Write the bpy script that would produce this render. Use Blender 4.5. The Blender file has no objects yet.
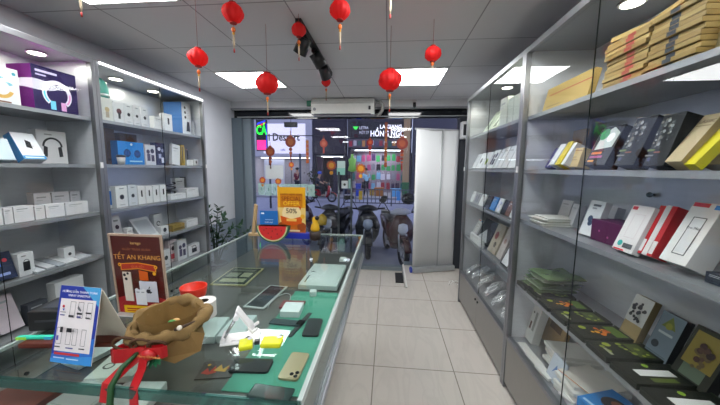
import bpy, bmesh, math, random
from mathutils import Vector, Matrix, Euler
random.seed(7)
PI = math.pi
SC = bpy.context.scene
COL = SC.collection

# ---------------------------------------------------------------- camera
def rotm(p, y, r):
    cy, sy, cp, sp = math.cos(y), math.sin(y), math.cos(p), math.sin(p)
    right = Vector((cy, sy, 0)); fwd = Vector((-sy*cp, cy*cp, -sp)); up = right.cross(fwd)
    c, s = math.cos(r), math.sin(r)
    r2 = right*c + up*s; u2 = up*c - right*s
    return Matrix((r2, u2, -fwd)).transposed()
cam_data = bpy.data.cameras.new('camera')
cam_data.sensor_width = 36.0
cam_data.lens = 293.22/720*36
cam_data.clip_start = 0.02
cam = bpy.data.objects.new('camera', cam_data)
COL.objects.link(cam)
cam.matrix_world = Matrix.Translation((0, 0, 1.5086)) @ rotm(0.11687, 0.09343, 0.0105).to_4x4()
SC.camera = cam

# ---------------------------------------------------------------- world, exposure
world = bpy.data.worlds.new('overcast sky'); SC.world = world
world.use_nodes = True
bg = world.node_tree.nodes['Background']
bg.inputs[0].default_value = (0.62, 0.68, 1.0, 1)
bg.inputs[1].default_value = 1.0
SC.view_settings.view_transform = 'Standard'
SC.view_settings.look = 'None'
SC.view_settings.exposure = 0.42
SC.view_settings.gamma = 1.0
SC.view_settings.use_curve_mapping = False
SC.cycles.max_bounces = 10
SC.cycles.diffuse_bounces = 4
SC.cycles.glossy_bounces = 4
SC.cycles.transmission_bounces = 6
SC.cycles.transparent_max_bounces = 32
SC.cycles.caustics_reflective = False
SC.cycles.caustics_refractive = False
SC.cycles.sample_clamp_indirect = 4.0
SC.cycles.use_denoising = True
PANEL = 15.0        # emission of the ceiling LED panels
SPOT = 1.0         # watts of a cabinet downlight

# ---------------------------------------------------------------- materials
MATS = {}
def lin(h):
    h = h.lstrip('#')
    v = [int(h[i:i+2], 16)/255 for i in (0, 2, 4)]
    return [c/12.92 if c <= .04045 else ((c+.055)/1.055)**2.4 for c in v] + [1]
def newmat(name):
    ma = bpy.data.materials.new(name); ma.use_nodes = True
    nt = ma.node_tree; b = nt.nodes['Principled BSDF']
    return ma, nt, b
def nd(nt, t, **kw):
    n = nt.nodes.new(t)
    for k, v in kw.items(): setattr(n, k, v)
    return n
def m(hexc, r=.5, metal=0., var=.06, sc=30., bump=0., emit=0., spec=.5):
    key = (hexc, r, metal, var, sc, bump, emit, spec)
    if key in MATS: return MATS[key]
    ma, nt, b = newmat('surface_%s' % hexc)
    L = nt.links
    c = lin(hexc)
    tc = nd(nt, 'ShaderNodeTexCoord'); nz = nd(nt, 'ShaderNodeTexNoise')
    nz.inputs['Scale'].default_value = sc; nz.inputs['Detail'].default_value = 3
    L.new(tc.outputs['Object'], nz.inputs['Vector'])
    mx = nd(nt, 'ShaderNodeMixRGB')
    mx.inputs[1].default_value = [x*(1-var) for x in c[:3]] + [1]
    mx.inputs[2].default_value = [min(1, x*(1+var)) for x in c[:3]] + [1]
    L.new(nz.outputs['Fac'], mx.inputs[0]); L.new(mx.outputs[0], b.inputs['Base Color'])
    b.inputs['Roughness'].default_value = r; b.inputs['Metallic'].default_value = metal
    b.inputs['Specular IOR Level'].default_value = spec
    if bump:
        bp = nd(nt, 'ShaderNodeBump'); bp.inputs['Strength'].default_value = bump; bp.inputs['Distance'].default_value = .004
        L.new(nz.outputs['Fac'], bp.inputs['Height']); L.new(bp.outputs[0], b.inputs['Normal'])
    if emit:
        b.inputs['Emission Color'].default_value = c; b.inputs['Emission Strength'].default_value = emit
    MATS[key] = ma
    return ma
def glass(name, tint=(1, 1, 1), refl=1.0, body=0., bodycol=(.3, .6, .55)):
    """thin pane: transparent, with a mirror share that grows towards grazing angles; `body` is a milky share"""
    if name in MATS: return MATS[name]
    ma, nt, b = newmat(name); L = nt.links
    nt.nodes.remove(b); out = nt.nodes['Material Output']
    g = nd(nt, 'ShaderNodeNewGeometry')
    dt = nd(nt, 'ShaderNodeVectorMath', operation='DOT_PRODUCT')
    L.new(g.outputs['Incoming'], dt.inputs[0]); L.new(g.outputs['Normal'], dt.inputs[1])
    ab = nd(nt, 'ShaderNodeMath', operation='ABSOLUTE'); L.new(dt.outputs['Value'], ab.inputs[0])
    su = nd(nt, 'ShaderNodeMath', operation='SUBTRACT', use_clamp=True); su.inputs[0].default_value = 1; L.new(ab.outputs[0], su.inputs[1])
    pw = nd(nt, 'ShaderNodeMath', operation='POWER'); L.new(su.outputs[0], pw.inputs[0]); pw.inputs[1].default_value = 5
    ml = nd(nt, 'ShaderNodeMath', operation='MULTIPLY_ADD', use_clamp=True); L.new(pw.outputs[0], ml.inputs[0]); ml.inputs[1].default_value = .94*refl; ml.inputs[2].default_value = .045*refl
    tr = nd(nt, 'ShaderNodeBsdfTransparent'); tr.inputs[0].default_value = (*tint, 1)
    base = tr
    if body:
        df = nd(nt, 'ShaderNodeBsdfDiffuse'); df.inputs[0].default_value = (*bodycol, 1)
        nz = nd(nt, 'ShaderNodeTexNoise'); nz.inputs['Scale'].default_value = 20
        mb = nd(nt, 'ShaderNodeMath', operation='MULTIPLY'); mb.inputs[1].default_value = body*2; L.new(nz.outputs['Fac'], mb.inputs[0])
        mm = nd(nt, 'ShaderNodeMixShader'); L.new(mb.outputs[0], mm.inputs[0]); L.new(tr.outputs[0], mm.inputs[1]); L.new(df.outputs[0], mm.inputs[2])
        base = mm
    gl = nd(nt, 'ShaderNodeBsdfGlossy'); gl.inputs['Roughness'].default_value = 0.0
    mix = nd(nt, 'ShaderNodeMixShader')
    L.new(ml.outputs[0], mix.inputs[0]); L.new(base.outputs[0], mix.inputs[1]); L.new(gl.outputs[0], mix.inputs[2])
    L.new(mix.outputs[0], out.inputs['Surface'])
    MATS[name] = ma
    return ma
GLASS = glass('clear_glass', (.97, .985, .98), .6)
TOPGLASS = glass('counter_glass', (.90, .96, .945), .85)
SHOPGLASS = glass('shop_glass', (.93, .95, .97), .75)
EDGE = glass('glass_edge', (.22, .42, .38), 1.0, .16, (.16, .36, .33))
DARKEDGE = m('1d2624', .2)
FILM = glass('plastic_film', (.97, .97, .97), 2.2, .30, (.88, .9, .93))
MINT = glass('mint_film', (.9, .98, .95), .3, .33, (.62, .86, .80))
def grid_mat(name, col, line, size, ox, oy, mortar, rough, vein=0.):
    ma, nt, b = newmat(name); L = nt.links
    tc = nd(nt, 'ShaderNodeTexCoord'); mp = nd(nt, 'ShaderNodeMapping')
    mp.inputs['Location'].default_value = (-ox, -oy, 0)
    L.new(tc.outputs['Object'], mp.inputs[0])
    br = nd(nt, 'ShaderNodeTexBrick', offset=0.0, squash=1.0)
    br.inputs['Scale'].default_value = 1; br.inputs['Brick Width'].default_value = size; br.inputs['Row Height'].default_value = size
    br.inputs['Mortar Size'].default_value = mortar; br.inputs['Mortar Smooth'].default_value = .2; br.inputs['Bias'].default_value = 0
    br.inputs['Mortar'].default_value = lin(line)
    L.new(mp.outputs[0], br.inputs['Vector'])
    c = lin(col)
    if vein:
        n1 = nd(nt, 'ShaderNodeTexNoise'); n1.inputs['Scale'].default_value = 2.2; n1.inputs['Detail'].default_value = 6; n1.inputs['Distortion'].default_value = 1.2
        mp2 = nd(nt, 'ShaderNodeMapping'); mp2.inputs['Rotation'].default_value = (0, 0, .75); mp2.inputs['Scale'].default_value = (3.2, .7, 1)
        L.new(tc.outputs['Object'], mp2.inputs[0]); L.new(mp2.outputs[0], n1.inputs['Vector'])
        rp = nd(nt, 'ShaderNodeValToRGB')
        e = rp.color_ramp.elements
        e[0].position = .40; e[0].color = c
        e[1].position = .56; e[1].color = c
        q = rp.color_ramp.elements.new(.49); q.color = [x*(1-vein) for x in c[:3]] + [1]
        L.new(n1.outputs['Fac'], rp.inputs[0])
        L.new(rp.outputs[0], br.inputs['Color1']); L.new(rp.outputs[0], br.inputs['Color2'])
    else:
        br.inputs['Color1'].default_value = c; br.inputs['Color2'].default_value = [x*.97 for x in c[:3]] + [1]
    L.new(br.outputs['Color'], b.inputs['Base Color'])
    b.inputs['Roughness'].default_value = rough
    return ma
def brushed(name, hexc, rough, axis=(1, 1, 60), metal=.85):
    ma, nt, b = newmat(name); L = nt.links
    tc = nd(nt, 'ShaderNodeTexCoord'); mp = nd(nt, 'ShaderNodeMapping'); mp.inputs['Scale'].default_value = axis
    nz = nd(nt, 'ShaderNodeTexNoise'); nz.inputs['Scale'].default_value = 12; nz.inputs['Detail'].default_value = 4
    L.new(tc.outputs['Object'], mp.inputs[0]); L.new(mp.outputs[0], nz.inputs['Vector'])
    c = lin(hexc); mx = nd(nt, 'ShaderNodeMixRGB')
    mx.inputs[1].default_value = [x*.9 for x in c[:3]]+[1]; mx.inputs[2].default_value = [min(1, x*1.08) for x in c[:3]]+[1]
    L.new(nz.outputs['Fac'], mx.inputs[0]); L.new(mx.outputs[0], b.inputs['Base Color'])
    b.inputs['Metallic'].default_value = metal; b.inputs['Roughness'].default_value = rough
    return ma
ALU = brushed('aluminium', '8c8e92', .34, (20, 20, 1))
INNER = brushed('cabinet_lining', 'dcdfe6', .33, (1, 1, 5), .45)
SHELF = brushed('shelf_metal', 'a2a5aa', .4, (14, 2, 2), .5)
LED = m('ffffff', .5, emit=PANEL)
CABLED = m('fff8e6', .5, emit=8)
TUBE = m('ffffff', .5, emit=2.2)

# ---------------------------------------------------------------- mesh building
class MB:
    def __init__(s): s.bm = bmesh.new(); s.mats = []
    def mi(s, ma):
        if ma is None: return 0
        if ma not in s.mats: s.mats.append(ma)
        return s.mats.index(ma)
    def _fin(s, faces, ma, smooth=False):
        i = s.mi(ma)
        for f in faces: f.material_index = i; f.smooth = smooth
        return faces
    def box(s, x0, x1, y0, y1, z0, z1, ma=None, M=None, bev=0.):
        r = bmesh.ops.create_cube(s.bm, size=1)
        vs = r['verts']
        for v in vs: v.co = Vector((x0+(v.co.x+.5)*(x1-x0), y0+(v.co.y+.5)*(y1-y0), z0+(v.co.z+.5)*(z1-z0)))
        fs = list({f for v in vs for f in v.link_faces})
        if bev:
            es = list({e for v in vs for e in v.link_edges})
            rr = bmesh.ops.bevel(s.bm, geom=es, offset=bev, segments=2, profile=.6, affect='EDGES')
            fs = list({f for f in rr['faces']} | {f for v in rr['verts'] for f in v.link_faces} | {f for f in fs if f.is_valid})
            vs = list({v for f in fs for v in f.verts})
        if M is not None:
            for v in vs: v.co = M @ v.co
        return s._fin(fs, ma)
    def pane(s, x0, x1, y0, y1, z0, z1, ma, edge, M=None):
        """glass sheet: the two large faces get `ma`, the four narrow ones `edge`"""
        fs = s.box(x0, x1, y0, y1, z0, z1, ma, M)
        a = sorted(fs, key=lambda f: -f.calc_area())
        i = s.mi(edge)
        for f in a[2:]: f.material_index = i
    def poly(s, pts, ma=None):
        vs = [s.bm.verts.new(p) for p in pts]
        f = s.bm.faces.new(vs)
        return s._fin([f], ma)
    def prism(s, pts, d, ma=None, M=None, side=None):
        """outline in x-z, from y=0 to y=d"""
        a = [s.bm.verts.new((p[0], 0, p[1])) for p in pts]; b = [s.bm.verts.new((p[0], d, p[1])) for p in pts]
        fs = [s.bm.faces.new(a), s.bm.faces.new(b[::-1])]
        sd = []
        n = len(pts)
        for i in range(n): sd.append(s.bm.faces.new((a[(i+1) % n], a[i], b[i], b[(i+1) % n])))
        bmesh.ops.recalc_face_normals(s.bm, faces=fs+sd)
        if M is not None:
            for v in a+b: v.co = M @ v.co
        s._fin(fs, ma); s._fin(sd, side or ma)
        return fs
    def cyl(s, p0, p1, r0, r1=None, n=16, ma=None, smooth=True, cap=True):
        r1 = r0 if r1 is None else r1
        p0 = Vector(p0); p1 = Vector(p1); d = (p1-p0).normalized()
        a = d.orthogonal().normalized(); b = d.cross(a)
        A = [s.bm.verts.new(p0+(a*math.cos(2*PI*i/n)+b*math.sin(2*PI*i/n))*r0) for i in range(n)]
        B = [s.bm.verts.new(p1+(a*math.cos(2*PI*i/n)+b*math.sin(2*PI*i/n))*r1) for i in range(n)]
        fs = [s.bm.faces.new((A[i], A[(i+1) % n], B[(i+1) % n], B[i])) for i in range(n)]
        s._fin(fs, ma, smooth)
        if cap: s._fin([s.bm.faces.new(A[::-1]), s.bm.faces.new(B)], ma)
    def tube(s, pts, r, n=8, ma=None, closed=False):
        pts = [Vector(p) for p in pts]; N = len(pts); rings = []
        rr = r if isinstance(r, (list, tuple)) else [r]*N
        prev = None
        for i, p in enumerate(pts):
            if closed: t = pts[(i+1) % N]-pts[i-1]
            else: t = pts[min(i+1, N-1)]-pts[max(i-1, 0)]
            t.normalize()
            a = t.orthogonal().normalized() if prev is None else (prev-t*prev.dot(t)).normalized()
            prev = a; b = t.cross(a)
            rings.append([s.bm.verts.new(p+(a*math.cos(2*PI*k/n)+b*math.sin(2*PI*k/n))*rr[i]) for k in range(n)])
        fs = []
        for i in range(N if closed else N-1):
            A = rings[i]; B = rings[(i+1) % N]
            for k in range(n): fs.append(s.bm.faces.new((A[k], A[(k+1) % n], B[(k+1) % n], B[k])))
        s._fin(fs, ma, True)
        if not closed: s._fin([s.bm.faces.new(rings[0][::-1]), s.bm.faces.new(rings[-1])], ma)
    def lathe(s, prof, n=24, ma=None, c=(0, 0, 0), wob=None, smooth=True, cap=True):
        rings = []
        for r, z in prof:
            ring = []
            for k in range(n):
                a = 2*PI*k/n; rr = r*(1+(wob(a, z) if wob else 0))
                ring.append(s.bm.verts.new((c[0]+rr*math.cos(a), c[1]+rr*math.sin(a), c[2]+z)))
            rings.append(ring)
        fs = []
        for A, B in zip(rings, rings[1:]):
            for k in range(n): fs.append(s.bm.faces.new((A[k], A[(k+1) % n], B[(k+1) % n], B[k])))
        s._fin(fs, ma, smooth)
        caps = []
        if cap and prof[0][0] > 1e-4: caps.append(s.bm.faces.new(rings[0][::-1]))
        if cap and prof[-1][0] > 1e-4: caps.append(s.bm.faces.new(rings[-1]))
        s._fin(caps, ma)
    def sphere(s, c, r, ma=None, seg=16, ring=10, M=None, sq=(1, 1, 1)):
        rr = bmesh.ops.create_uvsphere(s.bm, u_segments=seg, v_segments=ring, radius=1)
        for v in rr['verts']:
            v.co = Vector((c[0]+v.co.x*r*sq[0], c[1]+v.co.y*r*sq[1], c[2]+v.co.z*r*sq[2]))
            if M is not None: v.co = M @ v.co
        s._fin({f for v in rr['verts'] for f in v.link_faces}, ma, True)
    def text(s, body, size, M, ma, align='CENTER', ext=0.0002, sx=1.0, bold=0.):
        cu = bpy.data.curves.new('lettering', 'FONT'); cu.body = body; cu.size = size
        cu.align_x = align; cu.align_y = 'CENTER'; cu.extrude = ext; cu.resolution_u = 2; cu.offset = bold*size
        o = bpy.data.objects.new('lettering', cu)
        me = bpy.data.meshes.new_from_object(o)
        n0 = len(s.bm.faces)
        T = M @ Matrix.Diagonal((sx, 1, 1, 1))
        me.transform(T)
        s.bm.from_mesh(me); s.bm.faces.ensure_lookup_table()
        s._fin(s.bm.faces[n0:], ma)
        bpy.data.objects.remove(o); bpy.data.curves.remove(cu); bpy.data.meshes.remove(me)
    def build(s, name, ma=None, parent=None, loc=None):
        me = bpy.data.meshes.new(name)
        if ma is not None and not s.mats: s.mats = [ma]
        s.bm.to_mesh(me); s.bm.free()
        for x in s.mats: me.materials.append(x)
        o = bpy.data.objects.new(name, me); COL.objects.link(o)
        if parent: o.parent = parent
        if loc: o.location = loc
        return o
def tag(o, label=None, cat=None, group=None, kind=None):
    if label: o['label'] = label
    if cat: o['category'] = cat
    if group: o['group'] = group
    if kind: o['kind'] = kind
    return o
def empty(name, loc, label, cat, group=None, rot=(0, 0, 0)):
    o = bpy.data.objects.new(name, None); COL.objects.link(o)
    o.location = loc; o.rotation_euler = rot; o.empty_display_size = .05
    return tag(o, label, cat, group)
def struct(name, mb, ma=None):
    return tag(mb.build(name, ma), kind='structure')
def boxpart(name, x0, x1, y0, y1, z0, z1, ma, parent=None, bev=0.):
    b = MB(); b.box(x0, x1, y0, y1, z0, z1, ma, bev=bev); return b.build(name, None, parent)
FRONT = Matrix.Rotation(PI/2, 4, 'X')       # text lying in x-y stands up in x-z, read from -y

# printed artwork: shapes in face coordinates (u to the right, v up, both 0..1)
def art(parent, w, h, yf, shapes, name='printed_artwork', z0=0.):
    b = MB(); k = 0
    X = lambda u: -w/2+u*w
    Z = lambda v: z0+v*h
    for sh in shapes:
        k += 1; y = yf-.0004-.0003*k
        t = sh[0]
        col = m(sh[-1], .45, spec=.3) if isinstance(sh[-1], str) else sh[-1]
        if t == 'r':
            _, u0, v0, u1, v1, _c = sh
            b.poly([(X(u0), y, Z(v0)), (X(u1), y, Z(v0)), (X(u1), y, Z(v1)), (X(u0), y, Z(v1))], col)
        elif t == 'd':                      # disc: centre, radius as a share of the width
            _, u, v, r, _c = sh
            b.poly([(X(u)+r*w*math.cos(a*PI/10), y, Z(v)+r*w*math.sin(a*PI/10)) for a in range(20)], col)
        elif t == 'a':                      # arc band: centre, inner and outer radius, start and end degrees
            _, u, v, r0, r1, a0, a1, _c = sh
            n = 20; A = [math.radians(a0+(a1-a0)*i/n) for i in range(n+1)]
            for p, q in zip(A, A[1:]):
                b.poly([(X(u)+r*w*math.cos(a), y, Z(v)+r*w*math.sin(a)) for r, a in ((r0, p), (r1, p), (r1, q), (r0, q))], col)
        elif t == 'p':
            _, pts, _c = sh
            b.poly([(X(u), y, Z(v)) for u, v in pts], col)
        elif t == 'o':                      # outlined rectangle
            _, u0, v0, u1, v1, lw, _c = sh
            for a in ((u0, v0, u1, v0+lw*w/h), (u0, v1-lw*w/h, u1, v1), (u0, v0, u0+lw, v1), (u1-lw, v0, u1, v1)):
                b.poly([(X(a[0]), y, Z(a[1])), (X(a[2]), y, Z(a[1])), (X(a[2]), y, Z(a[3])), (X(a[0]), y, Z(a[3]))], col)
        elif t == 't':
            _, body, u, v, size, _c = sh
            b.text(body, size*h, Matrix.Translation((X(u), y, Z(v))) @ FRONT, col)
    return b.build(name, None, parent)
HEADPHONE = [('a', .5, .52, .27, .34, 0, 180, '23262b'), ('p', [(.17, .22), (.30, .20), (.33, .50), (.20, .54)], '23262b'), ('p', [(.70, .20), (.83, .22), (.80, .54), (.67, .50)], '23262b'), ('r', .25, .86, .5, .9, '9a9a9a')]
RINGLAMP = [('r', 0, 0, 1, 1, '2a2050'), ('r', .08, .86, .55, .91, 'cfc8e8'), ('r', .08, .78, .3, .81, 'cfc8e8'), ('a', .52, .42, .24, .34, -50, 230, 'e9e4f4'), ('a', .52, .42, .27, .31, 150, 225, '58c8f0'), ('a', .52, .42, .27, .31, -45, 10, 'f09ad0'), ('r', .34, .05, .46, .25, '78d0f0'), ('r', .58, .05, .70, .25, 'e6a8d8')]
GLAMP = [('a', .45, .45, .26, .38, 20, 180, '7fb8c8'), ('a', .45, .45, .26, .38, 180, 340, 'd8b060'), ('d', .45, .42, .2, 'eeeae0'), ('d', .86, .86, .06, '4aa0b0'), ('r', .2, .06, .7, .10, '8a6050')]
PLUG = [('p', [(.38, .45), (.62, .40), (.66, .66), (.46, .74)], '20242a'), ('r', .0, .0, 1, .13, '3a9ad8'), ('r', .08, .04, .9, .09, 'e8f4fc'), ('d', .68, .5, .04, 'cccccc')]
CUBE = [('r', .28, .22, .72, .62, '22252b'), ('a', .5, .62, .14, .18, 0, 180, '22252b'), ('r', .2, .85, .5, .9, '888888')]
PADS = [('d', .33, .5, .13, '123a70'), ('d', .72, .48, .13, '123a70'), ('r', .24, .4, .42, .6, '174a8c'), ('r', .63, .4, .82, .56, '174a8c'), ('r', .4, .12, .9, .18, 'a8e0f8'), ('d', .5, .88, .04, 'e8f8ff')]
FIGS = [('d', .28, .66, .16, '4a4660'), ('d', .68, .7, .18, '3c3a55'), ('r', .16, .2, .46, .55, '55506c'), ('r', .55, .18, .84, .5, '44405c')]
FIGSB = [('d', .3, .72, .17, 'cfd4e8'), ('d', .68, .66, .16, '8f94b8'), ('r', .2, .3, .5, .5, 'b0b4d4'), ('r', .5, .1, .86, .34, 'd8dcf0')]
CIRCLE = [('d', .5, .48, .2, '50565f'), ('d', .5, .48, .12, '23262b'), ('r', .3, .85, .7, .9, '9aa0a6'), ('r', .25, .1, .75, .14, 'b4b8bc')]
DOT = [('p', [(.4, .45), (.62, .45), (.62, .76), (.4, .76)], '2a2c31'), ('d', .51, .45, .11, '2a2c31')]
BUDS = [('d', .5, .55, .22, '30343c'), ('r', .3, .14, .7, .2, '9aa0a6')]
REDGIRL = [('d', .5, .62, .22, '3a2430'), ('r', .2, .15, .8, .38, 'c04048'), ('r', .25, .8, .75, .86, '888888')]
LINES = [('r', .14, .78, .7, .84, 'a4a8ac'), ('r', .14, .66, .5, .70, 'c0c4c8')]
PHONEOUT = [('o', .3, .14, .76, .76, .03, '4a4d52'), ('r', .34, .18, .72, .72, 'd5d6d8'), ('t', 'Pro Max', .53, .58, .06, '55585c'), ('r', .05, .92, .6, .985, 'c03048'), ('r', .78, .9, .98, .97, '3a8ad0')]
CASE = [('o', .28, .3, .78, .82, .02, 'd0c4c8'), ('r', .06, .9, .3, .97, 'c8323c'), ('d', .28, .16, .12, '3ab0a8'), ('r', .45, .08, .9, .18, '53585e'), ('r', .1, .01, .6, .04, 'c8323c')]
BRACE = [('d', .42, .48, .16, '2c3e58'), ('d', .5, .36, .15, '2c3e58'), ('r', .3, .84, .8, .9, '666a70'), ('r', .3, .76, .6, .8, '9a9ea4')]
def mosaic(seed, n, cols, u0=.12, u1=.88, v0=.34, v1=.92, r0=.03, r1=.08):
    q = random.Random(seed); o = []
    for k in range(n):
        a = q.uniform(0, 2*PI); t = math.sqrt(q.random())
        o.append(('d', (u0+u1)/2+(u1-u0)/2*t*math.cos(a), (v0+v1)/2+(v1-v0)/2*t*math.sin(a), q.uniform(r0, r1), q.choice(cols)))
    return o
SKULL = mosaic(5, 46, ['8f9496', '5c6064', '35383c', 'a4a8a8', '484c50', '6c6a64']) + [('r', .15, .26, .5, .3, '5a6a3a'), ('r', .5, .22, .8, .25, '7a4a3a'), ('d', .4, .1, .09, '3c4060'), ('r', .2, .955, .5, .97, 'a09080'), ('r', .15, .16, .55, .19, '6a6a6a')]
SPRAY = [('p', [(.15, .4), (.9, .45), (.95, .8), (.6, .97), (.2, .8)], 'b8c0c0'), ('d', .3, .8, .2, '3a8f60'), ('d', .65, .7, .16, 'e8eaec'), ('r', .12, .28, .6, .34, 'd07038'), ('r', .12, .18, .7, .24, '9a4a80'), ('r', .12, .08, .4, .13, 'd89040')]
GREENBOOK = [('d', .2, .28, .13, 'a0ae3a'), ('r', .1, .62, .9, .9, '4c5a28')] + mosaic(8, 16, ['66782e', '8a9a3a', '3a4422', 'a4b04a'], .1, .95, .1, .9, .03, .09) + [('r', .5, .1, .9, .16, 'a8ac90')]
ORANGEBOOK = [('d', .22, .22, .13, 'a0ae3a'), ('r', .1, .68, .9, .92, '5c7a2a')] + mosaic(9, 12, ['e07a20', 'e8a828', 'c85a18'], .3, .8, .3, .65, .04, .1)
WHITESTRIP = [('r', .35, .2, .65, .8, 'dcdedc'), ('d', .15, .5, .09, '8ab030'), ('r', .75, .3, .93, .7, '5a6a2c')]
ORD = ['first', 'second', 'third', 'fourth', 'fifth', 'sixth', 'seventh', 'eighth', 'ninth', 'tenth', 'eleventh', 'twelfth']

# a boxed product: front towards local -y, base centre at the origin, leaning back by `tilt` degrees, sideways by `lean`
def pbox(name, label, cat, group, xyz, size, rz, col, pic=None, tilt=0, lean=0, sides=None, rough=.48, bev=.0015):
    w, d, h = size
    t, s = math.radians(tilt), math.radians(lean)
    b = MB(); ma = m(col, rough, spec=.25) if isinstance(col, str) else col
    b.box(-w/2, w/2, -d/2, d/2, 0, h, ma, bev=min(bev, d*.2))
    if sides:
        i = b.mi(m(sides, rough, spec=.25))
        for f in b.bm.faces:
            f.normal_update()
            if abs(f.normal.x) > .7 or f.normal.z > .7: f.material_index = i
    o = b.build(name)
    o.rotation_euler = (-t, s, math.radians(rz))
    o.location = (xyz[0], xyz[1], xyz[2] + d/2*math.sin(t) + w/2*abs(math.sin(s)) + .0012)
    tag(o, label, cat, group)
    if pic: art(o, w, h, -d/2, pic)
    return o
def shelf_item(side, xf, y0, y1, z, h, d, name, label, cat, group, col, pic=None, tilt=0, lean=0, **kw):
    """front-bottom edge along x=xf from y0 (near) to y1 (far) on a shelf; side L faces +x, R faces -x"""
    w = abs(y1-y0); t = math.radians(tilt)
    x = xf - d/2*math.cos(t) if side == 'L' else xf + d/2*math.cos(t)
    return pbox(name, label, cat, group, (x, (y0+y1)/2, z), (w, d, h), 90 if side == 'L' else -90, col, pic, tilt, lean, **kw)

# ================================================================ the room
LW, RW, GY, BY = -2.42, 1.26, 4.55, -4.2
TILE = grid_mat('floor_tile', 'c0bbb3', '827d74', .6, -.076, 2.094, .004, .2, .055)
b = MB()
def quad(mb, x0, x1, y0, y1, z, ma): mb.poly([(x0, y0, z), (x1, y0, z), (x1, y1, z), (x0, y1, z)], ma)
quad(b, LW, RW, BY, 3.62, 0, TILE); quad(b, .28, RW, 3.62, GY, 0, TILE); quad(b, LW, -1.5, 3.62, GY, 0, TILE)
quad(b, -1.5, .28, 3.62, GY+.1, -.10, TILE)
RISER = m('c9c5bc', .3)
b.poly([(.28, 3.62, 0), (.28, GY, 0), (.28, GY, -.1), (.28, 3.62, -.1)], RISER)
b.poly([(-1.5, 3.62, 0), (-1.5, GY, 0), (-1.5, GY, -.1), (-1.5, 3.62, -.1)], RISER)
b.poly([(-1.5, 3.62, 0), (.28, 3.62, 0), (.28, 3.62, -.1), (-1.5, 3.62, -.1)], RISER)
struct('floor', b)
b = MB(); b.box(.255, .28, 3.62, GY-.03, -.1, .012, m('d0cec8', .3)); struct('trim_1', b)
CEIL = grid_mat('ceiling_tile', 'dcdde1', '9c9da3', .61, -1.25, 3.06, .005, .8)
b = MB(); b.poly([(LW, BY, 2.5), (LW, GY+.1, 2.5), (RW, GY+.1, 2.5), (RW, BY, 2.5)], CEIL); struct('ceiling', b)
WALLP = m('c9ccd2', .7, sc=6); DADO = m('7d8794', .6, sc=8)
b = MB(); b.box(LW-.1, LW, BY, GY+.1, 0, 2.5, WALLP); struct('wall_left', b)
b = MB(); b.box(LW, LW+.006, 3.12, GY-.06, 0, .70, DADO); struct('trim_2', b)
b = MB(); b.box(RW, RW+.1, BY, GY+.1, 0, 2.5, m('b8babd', .7)); struct('wall_right', b)
b = MB(); b.box(LW, RW, BY-.1, BY, 0, 2.5, m('d0d2d6', .7)); struct('wall_back', b)
# header over the shop front: pale beam, dark glossy band, thin pale rail
b = MB(); b.box(LW, RW, GY-.12, GY+.1, 2.385, 2.5, m('d2d4d6', .55))
b.box(LW, RW, GY-.13, GY-.12, 2.375, 2.40, m('8a8d92', .4)); struct('trim_3', b)
b = MB(); b.box(LW, RW, GY-.03, GY+.05, 2.255, 2.385, m('161a20', .06, var=.02)); struct('trim_4', b)
b = MB(); b.box(LW+.06, RW, GY-.06, GY-.03, 2.272, 2.285, m('a4a8aa', .4)); struct('trim_5', b)
JAMB = m('5d6a74', .5); JAMB2 = m('76828c', .5)
b = MB(); b.box(LW, -2.27, GY-.12, GY+.08, 0, 2.255, JAMB); b.box(-2.27, -2.15, GY-.05, GY+.08, 0, 2.255, JAMB2); struct('trim_6', b)
b = MB(); b.box(1.02, RW, GY-.1, GY+.08, 0, 2.255, m('2a2f36', .5)); struct('trim_7', b)
b = MB(); b.box(-1.5, .28, GY-.03, GY+.1, -.1, -.045, m('6f7a80', .35)); b.box(.28, RW, GY-.03, GY+.1, -.1, .02, m('6f7a80', .35)); struct('trim_8', b)
def glass_leaf(name, x0, x1, z0):
    b = MB(); b.pane(x0, x1, GY-.006, GY+.006, z0, 2.255, SHOPGLASS, DARKEDGE)
    return tag(b.build(name), kind='structure')
glass_leaf('window_1', -2.15, -1.522, -.045)
glass_leaf('window_2', -1.518, -.672, -.045)
door = glass_leaf('door_1', -.666, .275, -.045)
glass_leaf('window_3', .285, 1.02, .02)
def handle(x):
    b = MB(); b.cyl((x, GY-.055, .18), (x, GY-.055, 1.45), .016, n=12, ma=m('4b5357', .3, .6))
    for z in (.35, 1.28): b.cyl((x, GY-.055, z), (x, GY-.004, z), .01, n=8, ma=m('4b5357', .3, .6))
    return b.build('door_handle', None, door)
handle(-.755); handle(-.555)
b = MB(); b.box(-1.62, -1.42, GY-.03, GY+.03, 2.13, 2.205, m('25292d', .35, .4), bev=.006); b.build('patch_fitting', None, door)

# ceiling LED panels (two rows in view; unseen ones behind the viewer added as fill light)
def ceiling_panel(x0, y0, label):
    o = empty('ceiling_light', (x0+.305, y0+.305, 2.5), label, 'ceiling light', 'square ceiling light panels')
    b = MB(); F = m('d8d8d8', .4)
    for a in ((-.3, .3, -.3, -.285), (-.3, .3, .285, .3), (-.3, -.285, -.285, .285), (.285, .3, -.285, .285)): b.box(*a, -.012, -.001, F)
    b.build('frame', None, o)
    b = MB(); b.box(-.285, .285, -.285, .285, -.008, -.002, LED); b.build('diffuser', None, o)
ceiling_panel(-1.86, 3.06, 'lit square ceiling panel near the shop front, above the left cabinets side')
ceiling_panel(-.03, 3.06, 'lit square ceiling panel near the shop front, behind the lantern over the aisle')
ceiling_panel(-1.86, 1.17, 'lit square ceiling panel cut off by the top edge of the picture')
ceiling_panel(-.03, 1.17, 'lit square ceiling panel mirrored in the right cabinet glass')
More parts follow.
